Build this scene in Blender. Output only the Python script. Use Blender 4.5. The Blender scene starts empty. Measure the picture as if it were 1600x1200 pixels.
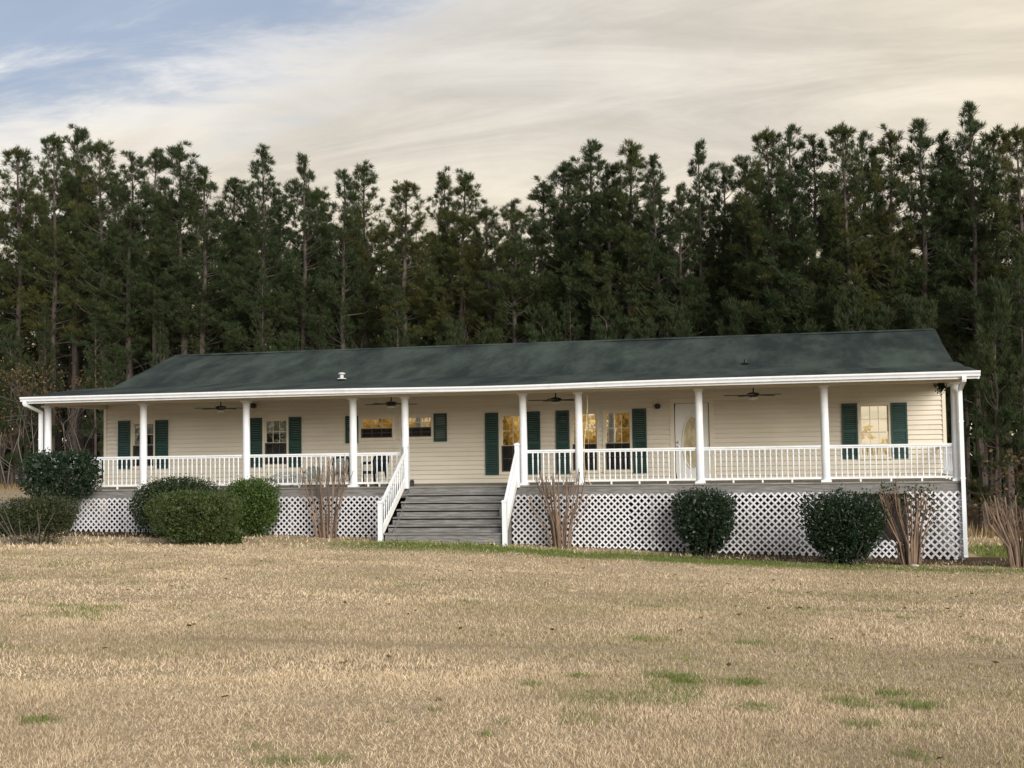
import bpy, bmesh, math, random
import numpy as np
from mathutils import Matrix, Vector
random.seed(7); rng = np.random.default_rng(7)
sc = bpy.context.scene
col = sc.collection

# ---------------------------------------------------------------- camera
F = 1980.5; CAM = np.array([6.7682, -31.8552, 0.7784]); YAW, PITCH, ROLL = -0.2168, 0.056, -0.0155
def cam_axes():
    cy, sy, cp, sp, cr, sr = math.cos(YAW), math.sin(YAW), math.cos(PITCH), math.sin(PITCH), math.cos(ROLL), math.sin(ROLL)
    fwd = np.array([sy*cp, cy*cp, sp]); right = np.array([cy, -sy, 0.0]); up = np.cross(right, fwd)
    return right*cr+up*sr, -right*sr+up*cr, fwd
AX = cam_axes()
cd = bpy.data.cameras.new('camera'); cam = bpy.data.objects.new('camera', cd); col.objects.link(cam)
cd.sensor_width = 36; cd.lens = F/1600*36; cd.clip_start = 0.1; cd.clip_end = 3000
M = Matrix(((AX[0][0], AX[1][0], -AX[2][0], CAM[0]), (AX[0][1], AX[1][1], -AX[2][1], CAM[1]), (AX[0][2], AX[1][2], -AX[2][2], CAM[2]), (0, 0, 0, 1)))
cam.matrix_world = M
sc.camera = cam
# ---------------------------------------------------------------- sky and sun
SUN = Vector((0.58, -0.74, 0.33)).normalized()
SUN_EL = math.asin(SUN.z); SUN_AZ = math.atan2(SUN.x, SUN.y)
EXPOSURE = 0.68
w = bpy.data.worlds.new('World'); sc.world = w; w.use_nodes = True
nt = w.node_tree; N = nt.nodes; L = nt.links
for n in list(N): N.remove(n)
def node(tree, t, **kw):
    n = tree.nodes.new(t)
    for k, v in kw.items(): setattr(n, k, v)
    return n
def mathn(tree, op, a, b=None, clamp=False):
    n = tree.nodes.new('ShaderNodeMath'); n.operation = op; n.use_clamp = clamp
    for i, v in enumerate((a, b)):
        if v is None: continue
        if isinstance(v, (int, float)): n.inputs[i].default_value = v
        else: tree.links.new(v, n.inputs[i])
    return n.outputs[0]
def mixc(tree, fac, a, b):
    n = tree.nodes.new('ShaderNodeMix'); n.data_type = 'RGBA'
    for i, v in ((0, fac), (6, a), (7, b)):
        if isinstance(v, (int, float)): n.inputs[i].default_value = v
        elif isinstance(v, (tuple, list)): n.inputs[i].default_value = tuple(v)+((1,) if len(v) == 3 else ())
        else: tree.links.new(v, n.inputs[i])
    return n.outputs[2]
def smooth(tree, x, a, b):
    n = tree.nodes.new('ShaderNodeMapRange'); n.interpolation_type = 'SMOOTHSTEP'; tree.links.new(x, n.inputs[0])
    n.inputs[1].default_value = a; n.inputs[2].default_value = b; return n.outputs[0]
sky = node(nt, 'ShaderNodeTexSky', sky_type='NISHITA', sun_disc=False); sky.sun_elevation = SUN_EL; sky.sun_rotation = SUN_AZ
sky.dust_density = 2.0; sky.ozone_density = 2.0
tc = node(nt, 'ShaderNodeTexCoord'); D3 = tc.outputs['Generated']
sep = node(nt, 'ShaderNodeSeparateXYZ'); L.new(D3, sep.inputs[0])
den = mathn(nt, 'ADD', mathn(nt, 'MAXIMUM', sep.outputs[2], 0.0), 0.30)
cmb = node(nt, 'ShaderNodeCombineXYZ'); L.new(mathn(nt, 'DIVIDE', sep.outputs[0], den), cmb.inputs[0]); L.new(mathn(nt, 'DIVIDE', sep.outputs[1], den), cmb.inputs[1])
def cloudnoise(scale, loc, rot, stretch, detail=7, rough=0.55, dist=0.4):
    mp = node(nt, 'ShaderNodeMapping'); L.new(cmb.outputs[0], mp.inputs[0]); mp.inputs['Location'].default_value = loc
    mp.inputs['Rotation'].default_value = (0, 0, rot); mp.inputs['Scale'].default_value = stretch
    n = node(nt, 'ShaderNodeTexNoise'); L.new(mp.outputs[0], n.inputs['Vector']); n.inputs['Scale'].default_value = scale
    n.inputs['Detail'].default_value = detail; n.inputs['Roughness'].default_value = rough; n.inputs['Distortion'].default_value = dist
    return n.outputs['Fac']
def dotn(v):
    n = node(nt, 'ShaderNodeVectorMath', operation='DOT_PRODUCT'); L.new(D3, n.inputs[0]); n.inputs[1].default_value = v; return n.outputs['Value']
big = cloudnoise(1.3, (1.7, 0.4, 0), 0.5, (0.8, 1.2, 1), 6, 0.55, 0.6)
fine = cloudnoise(3.2, (4.1, 2.2, 0), -0.5, (0.6, 1.9, 1), 10, 0.64, 0.9)
# thin high cloud, thinner away from the sun and higher up
away = dotn((-0.6, 0.0, 1.0))
cov = mathn(nt, 'SUBTRACT', mathn(nt, 'ADD', mathn(nt, 'MULTIPLY', big, 0.40), mathn(nt, 'MULTIPLY', fine, 0.34)), mathn(nt, 'MULTIPLY', away, 1.05))
mask = smooth(nt, cov, -0.30, -0.12)
warm = smooth(nt, dotn((0.95, 0.1, 0.05)), -0.25, 0.80)
low_ = mathn(nt, 'SUBTRACT', 1.0, smooth(nt, sep.outputs[2], 0.05, 0.34))
warm = mathn(nt, 'MAXIMUM', warm, mathn(nt, 'MULTIPLY', low_, 0.85))
K = 10.0
ccol = mixc(nt, warm, (0.44*K, 0.42*K, 0.39*K), (0.60*K, 0.51*K, 0.36*K))
mott = smooth(nt, cloudnoise(5.0, (0.3, 7.7, 0), -0.3, (0.9, 1.5, 1), 8, 0.6, 0.5), 0.3, 0.72)
wisp = smooth(nt, fine, 0.34, 0.68)
tex = mathn(nt, 'ADD', mathn(nt, 'MULTIPLY', mathn(nt, 'ADD', mott, wisp), 0.13), mathn(nt, 'ADD', 0.57, mathn(nt, 'MULTIPLY', mathn(nt, 'ADD', mathn(nt, 'MULTIPLY', fine, 0.6), mathn(nt, 'MULTIPLY', big, 0.4)), 0.62)))
edge = mathn(nt, 'MULTIPLY', mathn(nt, 'MULTIPLY', mask, mathn(nt, 'SUBTRACT', 1.0, mask)), 2.4)
tex = mathn(nt, 'ADD', tex, mathn(nt, 'MULTIPLY', edge, fine))
vm = node(nt, 'ShaderNodeVectorMath', operation='SCALE'); L.new(ccol, vm.inputs[0]); L.new(tex, vm.inputs['Scale'])
skyb = mixc(nt, 0.65, sky.outputs[0], (0.21*K, 0.26*K, 0.36*K))
bg = node(nt, 'ShaderNodeBackground'); bg.inputs[1].default_value = 0.1
L.new(mixc(nt, mathn(nt, 'ADD', 0.22, mathn(nt, 'MULTIPLY', mask, 0.76)), skyb, vm.outputs[0]), bg.inputs[0])
wo = node(nt, 'ShaderNodeOutputWorld'); L.new(bg.outputs[0], wo.inputs[0])
sd = bpy.data.lights.new('sun', 'SUN'); sun = bpy.data.objects.new('sun', sd); col.objects.link(sun)
sd.energy = 2.6; sd.angle = math.radians(34); sd.color = (1.0, 0.955, 0.885)
sun.rotation_euler = SUN.to_track_quat('Z', 'Y').to_euler(); sun.location = (20, -20, 30)
sc.view_settings.view_transform = 'Standard'; sc.view_settings.look = 'None'; sc.view_settings.exposure = EXPOSURE; sc.view_settings.gamma = 1.0
sc.view_settings.use_curve_mapping = False

# ---------------------------------------------------------------- pixels to places
def ray(px, py):
    return AX[2]*F + AX[0]*(px-800) - AX[1]*(py-600)
def on_y(px, py, Y):                      # the point of the plane y = Y seen at a pixel
    d = ray(px, py); return CAM + d*((Y-CAM[1])/d[1])
def ss(t): t = np.clip(t, 0, 1); return t*t*(3-2*t)
_p = [on_y(a, b, 0.0) for a, b in ((30, 829), (130, 831), (220, 832), (430, 836), (560, 840), (830, 852), (960, 858), (1100, 864), (1300, 870), (1500, 875))]
PX = [p[0] for p in _p]; PZ = [p[2] for p in _p]
PX = [-60]+PX+[60]; PZ = [PZ[0]+0.9]+PZ+[PZ[-1]-0.7]
def g(x, y):                              # ground height
    x = np.asarray(x, float); y = np.asarray(y, float)
    a = np.interp(x, PX, PZ)
    b = -0.95-0.012*(x-6.8)
    t = ss((-y-1.0)/29)
    back = 0.45*ss((y-6)/30)*ss((4-x)/20)-0.25*ss((y-2)/20)*ss((x-2)/12)
    mound = 0.10*np.exp(-((x+1.6)/3.2)**2-((y+2.4)/1.6)**2)
    return a*(1-t)+b*t+back*(1-t)+mound
def on_ground(px, py):
    d = ray(px, py); d = d/np.linalg.norm(d); t = 3.0
    while t < 120:
        p = CAM+d*t
        if p[2] < g(p[0], p[1]): return p
        t += 0.03
    return p
def scale_at(p): return F/float((np.asarray(p)-CAM)@AX[2])      # pixels per metre

# ---------------------------------------------------------------- materials
def new_mat(name):
    m = bpy.data.materials.new(name); m.use_nodes = True
    return m, m.node_tree, m.node_tree.nodes['Principled BSDF']
def noise(t, scale, detail=4, rough=0.55, vec=None, stretch=None, coord='Object'):
    tcn = t.nodes.new('ShaderNodeTexCoord'); v = tcn.outputs[coord] if vec is None else vec
    if stretch:
        mp = t.nodes.new('ShaderNodeMapping'); t.links.new(v, mp.inputs[0]); mp.inputs['Scale'].default_value = stretch; v = mp.outputs[0]
    n = t.nodes.new('ShaderNodeTexNoise'); t.links.new(v, n.inputs['Vector']); n.inputs['Scale'].default_value = scale
    n.inputs['Detail'].default_value = detail; n.inputs['Roughness'].default_value = rough
    return n.outputs['Fac']
def geo_pos(t): return t.nodes.new('ShaderNodeNewGeometry').outputs['Position']
def bump(t, b, h, s, d=0.01):
    n = t.nodes.new('ShaderNodeBump'); n.inputs['Strength'].default_value = s; n.inputs['Distance'].default_value = d
    t.links.new(h, n.inputs['Height']); t.links.new(n.outputs[0], b.inputs['Normal'])
def simple(name, c, rough=0.6, var=0.12, scale=3.0, stretch=None, dirt=None, metal=0.0, spec=0.5, bmp=0.0, bscale=60):
    m, t, b = new_mat(name)
    pos = geo_pos(t)
    f = smooth(t, noise(t, scale, 6, 0.6, pos, stretch), 0.3, 0.72)
    c0 = tuple(x*(1-var) for x in c); c1 = tuple(min(1, x*(1+var)) for x in c)
    cc = mixc(t, f, c0, c1)
    if dirt:
        dcol, amt, dsc = dirt
        f2 = smooth(t, noise(t, dsc, 8, 0.7, pos, (1, 1, 0.5)), 0.52, 0.80)
        cc = mixc(t, mathn(t, 'MULTIPLY', f2, amt), cc, dcol)
    t.links.new(cc, b.inputs['Base Color']); b.inputs['Roughness'].default_value = rough; b.inputs['Metallic'].default_value = metal
    b.inputs['Specular IOR Level'].default_value = spec
    if bmp: bump(t, b, noise(t, bscale, 5, 0.6, pos, stretch), bmp)
    return m
def leaf_mat(name, c0, c1, transl=0.25, rough=0.55, spec=0.3, patch=None):
    m, t, b = new_mat(name)
    gn = t.nodes.new('ShaderNodeNewGeometry')
    cc = mixc(t, gn.outputs['Random Per Island'], c0, c1)
    if patch:
        f = smooth(t, noise(t, patch[1], 4, 0.6, gn.outputs['Position']), 0.42, 0.68); cc = mixc(t, mathn(t, 'MULTIPLY', f, patch[2]), cc, patch[0])
    t.links.new(cc, b.inputs['Base Color']); b.inputs['Roughness'].default_value = rough; b.inputs['Specular IOR Level'].default_value = spec
    tr = t.nodes.new('ShaderNodeBsdfTranslucent'); t.links.new(cc, tr.inputs[0])
    mx = t.nodes.new('ShaderNodeMixShader'); mx.inputs[0].default_value = transl
    t.links.new(b.outputs[0], mx.inputs[1]); t.links.new(tr.outputs[0], mx.inputs[2])
    t.links.new(mx.outputs[0], t.nodes['Material Output'].inputs[0])
    return m
MT = {}
MT['siding'] = simple('cream_vinyl', (0.71, 0.66, 0.56), 0.5, 0.05, 1.2, (0.4, 1, 3), ((0.45, 0.40, 0.30), 0.35, 1.5))
MT['trim'] = simple('cream_trim', (0.72, 0.66, 0.54), 0.45, 0.05, 3)
MT['white'] = simple('white_paint', (0.73, 0.765, 0.81), 0.42, 0.05, 4, None, ((0.42, 0.41, 0.36), 0.40, 2.6))
MT['white_old'] = simple('worn_white_paint', (0.76, 0.77, 0.78), 0.5, 0.08, 5, None, ((0.25, 0.23, 0.19), 0.7, 6.0))
MT['lattice'] = simple('white_lattice', (0.64, 0.645, 0.69), 0.55, 0.10, 2.5, None, ((0.26, 0.24, 0.20), 0.85, 1.1))
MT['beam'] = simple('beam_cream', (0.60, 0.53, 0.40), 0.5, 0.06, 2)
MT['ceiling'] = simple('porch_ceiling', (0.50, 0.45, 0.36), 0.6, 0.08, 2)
MT['shutter'] = simple('green_vinyl', (0.012, 0.052, 0.046), 0.45, 0.2, 3, None, ((0.06, 0.09, 0.085), 0.3, 3))
MT['wood'] = simple('weathered_wood', (0.185, 0.183, 0.178), 0.85, 0.35, 5, (0.5, 4, 5), ((0.035, 0.035, 0.03), 0.75, 1.6), bmp=0.5, bscale=30)
MT['deckwood'] = simple('deck_wood', (0.22, 0.21, 0.19), 0.85, 0.3, 4, (0.4, 4, 4), ((0.05, 0.05, 0.045), 0.6, 1.4))
MT['black'] = simple('black_metal', (0.012, 0.012, 0.014), 0.4, 0.2, 5)
MT['greenplastic'] = simple('dark_green_plastic', (0.006, 0.018, 0.022), 0.4, 0.2, 5)
MT['greyplastic'] = simple('grey_green_plastic', (0.13, 0.18, 0.165), 0.5, 0.15, 5)
MT['paleplastic'] = simple('pale_plastic', (0.34, 0.35, 0.33), 0.5, 0.12, 5, None, ((0.28, 0.28, 0.25), 0.6, 4))
MT['door'] = simple('door_paint', (0.76, 0.76, 0.75), 0.4, 0.04, 3)
MT['steel'] = simple('grey_metal', (0.45, 0.45, 0.44), 0.35, 0.1, 8, metal=0.9)
MT['vent'] = simple('white_vent', (0.5, 0.52, 0.52), 0.5, 0.1, 8)
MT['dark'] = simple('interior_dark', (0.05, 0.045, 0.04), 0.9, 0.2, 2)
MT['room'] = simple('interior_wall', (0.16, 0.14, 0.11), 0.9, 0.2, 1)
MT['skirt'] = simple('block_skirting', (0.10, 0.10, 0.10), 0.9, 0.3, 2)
MT['blind'] = simple('blind_slat', (0.50, 0.47, 0.38), 0.6, 0.06, 3)
MT['curtain'] = simple('gold_curtain', (0.42, 0.27, 0.08), 0.85, 0.3, 6, (3, 3, 0.4))
MT['globe'] = simple('frosted_globe', (0.62, 0.60, 0.55), 0.25, 0.05, 3)
MT['cane'] = simple('bare_cane', (0.185, 0.128, 0.092), 0.85, 0.4, 7, (1, 1, 0.3), ((0.12, 0.085, 0.06), 0.7, 5))
MT['twig'] = simple('shrub_stem', (0.075, 0.058, 0.045), 0.85, 0.3, 9)
MT['bark'] = simple('pine_bark', (0.070, 0.055, 0.048), 0.9, 0.4, 6, (1, 1, 0.35), ((0.12, 0.10, 0.09), 0.5, 2.0))
MT['palebark'] = simple('pale_bark', (0.115, 0.10, 0.088), 0.85, 0.3, 6, (1, 1, 0.3))
MT['stone'] = simple('pale_stone', (0.62, 0.60, 0.56), 0.8, 0.2, 12, bmp=0.4)
MT['rope'] = simple('straw_cord', (0.55, 0.45, 0.25), 0.8, 0.2, 10)
MT['glassgrey'] = simple('oval_leading', (0.55, 0.46, 0.28), 0.3, 0.1, 5, metal=0.6)
MT['pine0'] = leaf_mat('pine_needles', (0.028, 0.045, 0.018), (0.085, 0.105, 0.036), 0.35, 0.55, 0.2, ((0.140, 0.115, 0.030), 0.35, 0.42))
MT['pine1'] = leaf_mat('pine_needles_blue', (0.025, 0.044, 0.020), (0.066, 0.090, 0.036), 0.32, 0.55, 0.2, ((0.062, 0.066, 0.024), 0.4, 0.45))
MT['box'] = leaf_mat('boxwood_leaf', (0.012, 0.024, 0.010), (0.038, 0.060, 0.020), 0.18, 0.45, 0.35)
MT['boxlight'] = leaf_mat('privet_leaf', (0.030, 0.062, 0.012), (0.085, 0.130, 0.032), 0.2, 0.45, 0.35)
MT['boxmid'] = leaf_mat('clipped_leaf', (0.028, 0.050, 0.014), (0.088, 0.115, 0.036), 0.2, 0.5, 0.3)
MT['holly'] = leaf_mat('holly_leaf', (0.008, 0.020, 0.010), (0.026, 0.048, 0.022), 0.12, 0.38, 0.45)
MT['yew'] = leaf_mat('low_bush_leaf', (0.016, 0.032, 0.014), (0.070, 0.075, 0.030), 0.2, 0.5, 0.3)
MT['gold'] = leaf_mat('gold_leaf', (0.52, 0.36, 0.07), (0.92, 0.74, 0.28), 0.75, 0.6, 0.2)
MT['brownleaf'] = leaf_mat('brown_leaf', (0.075, 0.052, 0.028), (0.165, 0.11, 0.05), 0.3, 0.7, 0.2)
MT['cornerleaf'] = leaf_mat('garland_leaf', (0.006, 0.022, 0.010), (0.015, 0.045, 0.02), 0.1, 0.5, 0.3)
def glass_mat(name, refl, tint):
    m, t, b = new_mat(name); t.nodes.remove(b)
    gl = t.nodes.new('ShaderNodeBsdfGlossy'); gl.inputs['Roughness'].default_value = 0.02; gl.inputs[0].default_value = tint
    wob = t.nodes.new('ShaderNodeBump'); wob.inputs['Strength'].default_value = 0.05; wob.inputs['Distance'].default_value = 0.02
    t.links.new(noise(t, 2.2, 2, 0.5, geo_pos(t)), wob.inputs['Height']); t.links.new(wob.outputs[0], gl.inputs['Normal'])
    tr = t.nodes.new('ShaderNodeBsdfTransparent'); tr.inputs[0].default_value = (0.82, 0.85, 0.84, 1)
    mx = t.nodes.new('ShaderNodeMixShader'); mx.inputs[0].default_value = refl
    t.links.new(tr.outputs[0], mx.inputs[1]); t.links.new(gl.outputs[0], mx.inputs[2]); t.links.new(mx.outputs[0], t.nodes['Material Output'].inputs[0])
    return m
MT['glass'] = glass_mat('window_glass', 0.12, (0.95, 0.95, 0.95, 1))
MT['frosted'] = simple('frosted_pane', (0.52, 0.46, 0.30), 0.18, 0.25, 9, (1, 1, 0.5))
MT['glasscoat'] = glass_mat('coated_window_glass', 0.92, (0.97, 0.94, 0.86, 1))
def screen_mat():
    m, t, b = new_mat('insect_screen'); b.inputs['Base Color'].default_value = (0.012, 0.012, 0.014, 1); b.inputs['Roughness'].default_value = 0.8
    tr = t.nodes.new('ShaderNodeBsdfTransparent'); mx = t.nodes.new('ShaderNodeMixShader'); mx.inputs[0].default_value = 0.55
    t.links.new(b.outputs[0], mx.inputs[1]); t.links.new(tr.outputs[0], mx.inputs[2]); t.links.new(mx.outputs[0], t.nodes['Material Output'].inputs[0]); return m
MT['screen'] = screen_mat()
def roof_mat():
    m, t, b = new_mat('asphalt_shingle'); pos = geo_pos(t)
    cc = mixc(t, smooth(t, noise(t, 0.9, 8, 0.7, pos, (1, 0.22, 1)), 0.36, 0.66), (0.014, 0.021, 0.021), (0.060, 0.078, 0.068))
    cc = mixc(t, mathn(t, 'MULTIPLY', smooth(t, noise(t, 14, 4, 0.7, pos, (1, 2.2, 2.2)), 0.3, 0.75), 0.6), cc, (0.036, 0.045, 0.042))
    cc = mixc(t, mathn(t, 'MULTIPLY', smooth(t, noise(t, 0.35, 5, 0.6, pos, (1, 0.6, 1)), 0.5, 0.8), 0.6), cc, (0.085, 0.115, 0.09))
    t.links.new(cc, b.inputs['Base Color']); b.inputs['Roughness'].default_value = 0.92; b.inputs['Specular IOR Level'].default_value = 0.15
    wv = t.nodes.new('ShaderNodeTexWave'); wv.bands_direction = 'Y'; wv.wave_profile = 'SAW'; wv.inputs['Scale'].default_value = 2.2; wv.inputs['Distortion'].default_value = 0.35
    t.links.new(pos, wv.inputs[0])
    h = mathn(t, 'ADD', mathn(t, 'MULTIPLY', wv.outputs['Fac'], 0.6), noise(t, 22, 3, 0.6, pos))
    bump(t, b, h, 0.5, 0.012); return m
MT['roof'] = roof_mat()

# ---------------------------------------------------------------- mesh helpers
class MB:
    def __init__(s): s.v = []; s.f = []
    def quadbox(s, c8):
        o = len(s.v); s.v += [tuple(p) for p in c8]
        s.f += [tuple(o+i for i in q) for q in ((0, 3, 2, 1), (4, 5, 6, 7), (0, 1, 5, 4), (1, 2, 6, 5), (2, 3, 7, 6), (3, 0, 4, 7))]
        return s
    def box(s, x0, x1, y0, y1, z0, z1):
        return s.quadbox([(x0, y0, z0), (x1, y0, z0), (x1, y1, z0), (x0, y1, z0), (x0, y0, z1), (x1, y0, z1), (x1, y1, z1), (x0, y1, z1)])
    def bar(s, a, b, w, h, up=(0, 0, 1)):            # box along a-b; w sideways, h along up
        a = Vector(a); b = Vector(b); d = (b-a).normalized(); u = Vector(up); r = d.cross(u)
        if r.length < 1e-4: r = d.cross(Vector((1, 0, 0)))
        r.normalize(); u = r.cross(d).normalized(); r = r*w/2; u = u*h/2
        return s.quadbox([a-r-u, a+r-u, b+r-u, b-r-u, a-r+u, a+r+u, b+r+u, b-r+u])
    def tube(s, pts, rad, n=6, cap=True):
        pts = [Vector(p) for p in pts]
        if isinstance(rad, (int, float)): rad = [rad]*len(pts)
        o = len(s.v); prev = None
        for i, p in enumerate(pts):
            d = (pts[min(i+1, len(pts)-1)]-pts[max(i-1, 0)]).normalized()
            if prev is None: prev = d.orthogonal().normalized()
            a = (prev-d*prev.dot(d)).normalized(); prev = a; b = d.cross(a)
            for k in range(n):
                t = 2*math.pi*k/n; s.v.append(tuple(p+(a*math.cos(t)+b*math.sin(t))*rad[i]))
        for i in range(len(pts)-1):
            for k in range(n):
                k2 = (k+1) % n; s.f.append((o+i*n+k, o+i*n+k2, o+(i+1)*n+k2, o+(i+1)*n+k))
        if cap:
            s.f.append(tuple(o+k for k in reversed(range(n)))); e = o+(len(pts)-1)*n; s.f.append(tuple(e+k for k in range(n)))
        return s
    def lathe(s, prof, c=(0, 0, 0), n=16):
        return s.tube([(c[0], c[1], c[2]+z) for r, z in prof], [r for r, z in prof], n)
    def prism(s, poly, ext, axis='x', a=0, b=1):     # polygon of (u,v), extruded along axis between a and b
        o = len(s.v); n = len(poly)
        P = {'x': lambda u, v, e: (e, u, v), 'y': lambda u, v, e: (u, e, v), 'z': lambda u, v, e: (u, v, e)}[axis]
        s.v += [P(u, v, a) for u, v in poly]+[P(u, v, b) for u, v in poly]
        s.f.append(tuple(o+i for i in range(n))); s.f.append(tuple(o+n+i for i in reversed(range(n))))
        for i in range(n): j = (i+1) % n; s.f.append((o+i, o+n+i, o+n+j, o+j))
        return s
    def mesh(s, name, mat, smooth_=False):
        me = bpy.data.meshes.new(name); me.from_pydata(s.v, [], s.f); me.validate()
        bm = bmesh.new(); bm.from_mesh(me); bmesh.ops.recalc_face_normals(bm, faces=bm.faces); bm.to_mesh(me); bm.free()
        if mat: me.materials.append(MT[mat])
        if smooth_:
            me.polygons.foreach_set('use_smooth', [True]*len(me.polygons)); me.set_sharp_from_angle(angle=math.radians(40))
        return me
    def build(s, name, mat, parent=None, smooth_=False, loc=None):
        return link(name, s.mesh(name, mat, smooth_), parent, loc)
def link(name, data, parent=None, loc=None):
    o = bpy.data.objects.new(name, data); col.objects.link(o)
    if parent: o.parent = parent
    if loc is not None: o.location = loc
    return o
def tag(o, label, cat, group=None):
    o['label'] = label; o['category'] = cat
    if group: o['group'] = group
    return o
def thing(name, label, cat, loc=(0, 0, 0), rz=0, group=None):
    o = link(name, None, None, loc); o.rotation_euler.z = rz; return tag(o, label, cat, group)
def struct(o): o['kind'] = 'structure'; return o
def np_mesh(name, V, T, mat, colr=None):             # V (n,3), T (m,k) faces with k corners
    me = bpy.data.meshes.new(name); n = len(V); m = len(T); k = T.shape[1]
    me.vertices.add(n); me.vertices.foreach_set('co', np.ascontiguousarray(V, np.float32).ravel())
    me.loops.add(m*k); me.loops.foreach_set('vertex_index', np.ascontiguousarray(T, np.int32).ravel())
    me.polygons.add(m); me.polygons.foreach_set('loop_start', np.arange(0, m*k, k, dtype=np.int32))
    me.update(calc_edges=True)
    if colr is not None:
        a = me.attributes.new('tint', 'FLOAT_COLOR', 'POINT'); a.data.foreach_set('color', np.ascontiguousarray(np.c_[colr, np.ones(n)], np.float32).ravel())
    if mat: me.materials.append(mat if not isinstance(mat, str) else MT[mat])
    return me
def vnoise(x, y, s, seed=0):                         # smooth value noise for placing things
    x = np.asarray(x)*s+seed*17.3; y = np.asarray(y)*s+seed*9.1
    xi = np.floor(x); yi = np.floor(y); fx = x-xi; fy = y-yi; fx = fx*fx*(3-2*fx); fy = fy*fy*(3-2*fy)
    h = lambda a, b: np.modf(np.abs(np.sin(a*127.1+b*311.7+seed*3.7)*43758.5453))[0]
    return (h(xi, yi)*(1-fx)+h(xi+1, yi)*fx)*(1-fy)+(h(xi, yi+1)*(1-fx)+h(xi+1, yi+1)*fx)*fy

# ---------------------------------------------------------------- ground
def treeline(x):                                     # y of the front edge of the wood
    return np.interp(x, [-60, -30, -18, -8, 4, 11, 16, 40], [27, 25, 23, 19.5, 15, 11.5, 10, 8])
def ground_mat():
    m, t, b = new_mat('lawn_soil'); pos = geo_pos(t)
    straw = mixc(t, smooth(t, noise(t, 0.45, 6, 0.65, pos, (0.5, 1.3, 1)), 0.3, 0.7), (0.42, 0.325, 0.215), (0.55, 0.445, 0.31))
    straw = mixc(t, smooth(t, noise(t, 25, 5, 0.75, pos, (1, 0.5, 1)), 0.35, 0.75), straw, (0.27, 0.20, 0.12))
    a = t.nodes.new('ShaderNodeAttribute'); a.attribute_name = 'zone'
    sp = t.nodes.new('ShaderNodeSeparateColor'); t.links.new(a.outputs['Color'], sp.inputs[0])
    jit = mathn(t, 'MULTIPLY', mathn(t, 'SUBTRACT', noise(t, 1.8, 6, 0.7, pos), 0.5), 1.1)
    zg = smooth(t, mathn(t, 'ADD', sp.outputs[1], jit), 0.35, 0.75)
    cc = mixc(t, zg, straw, mixc(t, noise(t, 9, 4, 0.6, pos), (0.10, 0.13, 0.035), (0.20, 0.21, 0.075)))
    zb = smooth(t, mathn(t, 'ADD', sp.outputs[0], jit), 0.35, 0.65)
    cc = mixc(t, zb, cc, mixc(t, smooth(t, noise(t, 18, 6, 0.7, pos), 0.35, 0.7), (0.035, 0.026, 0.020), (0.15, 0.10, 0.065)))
    t.links.new(cc, b.inputs['Base Color']); b.inputs['Roughness'].default_value = 0.95; b.inputs['Specular IOR Level'].default_value = 0.1
    bump(t, b, noise(t, 30, 6, 0.7, pos), 0.7, 0.03); return m
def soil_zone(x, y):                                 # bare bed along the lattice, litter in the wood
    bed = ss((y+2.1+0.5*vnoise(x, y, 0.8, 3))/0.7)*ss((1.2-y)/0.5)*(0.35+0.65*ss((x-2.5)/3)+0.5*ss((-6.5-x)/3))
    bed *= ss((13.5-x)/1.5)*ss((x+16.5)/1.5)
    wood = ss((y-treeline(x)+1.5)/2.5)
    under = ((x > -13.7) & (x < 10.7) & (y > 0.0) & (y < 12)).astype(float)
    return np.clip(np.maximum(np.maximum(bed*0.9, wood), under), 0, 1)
def green_zone(x, y):
    c = np.interp(x, [-6.5, -4.6, -3, 0, 2.5, 4, 6, 8.5, 10, 11.5, 13], [0, .1, .85, .85, .8, .95, .95, .75, .65, .6, .5])
    yc = np.interp(x, [-5, -3, 0, 3, 6, 9, 12], [-2.8, -2.9, -2.6, -2.1, -2.6, -3.0, -3.0])
    a = 1.15*c*np.exp(-((y-yc)/1.05)**2)
    b = 0.95*ss((x-10.9)/0.5)*ss((y+0.9)/0.8)*ss((6.0-y)/2.0)
    return np.clip(a+b, 0, 1)
xs = np.unique(np.r_[np.linspace(-400, -40, 19), np.linspace(-40, 30, 176), np.linspace(30, 400, 19)])
ys = np.unique(np.r_[np.linspace(-400, -36, 19), np.linspace(-36, 30, 166), np.linspace(30, 400, 19)])
GX, GY = np.meshgrid(xs, ys); GZ = g(GX, GY)+0.05*(vnoise(GX, GY, 0.35, 1)-0.5)*(np.abs(GX) < 45)*(GY < -0.6)
nx, ny = len(xs), len(ys); idx = np.arange(nx*ny).reshape(ny, nx)
Q = np.stack([idx[:-1, :-1], idx[:-1, 1:], idx[1:, 1:], idx[1:, :-1]], -1).reshape(-1, 4)
gm = np_mesh('lawn', np.stack([GX, GY, GZ], -1).reshape(-1, 3), Q, ground_mat())
za = gm.attributes.new('zone', 'FLOAT_COLOR', 'POINT')
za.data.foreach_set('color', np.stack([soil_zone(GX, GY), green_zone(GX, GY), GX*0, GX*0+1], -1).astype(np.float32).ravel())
gm.polygons.foreach_set('use_smooth', [True]*len(gm.polygons))
struct(link('lawn', gm))

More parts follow.
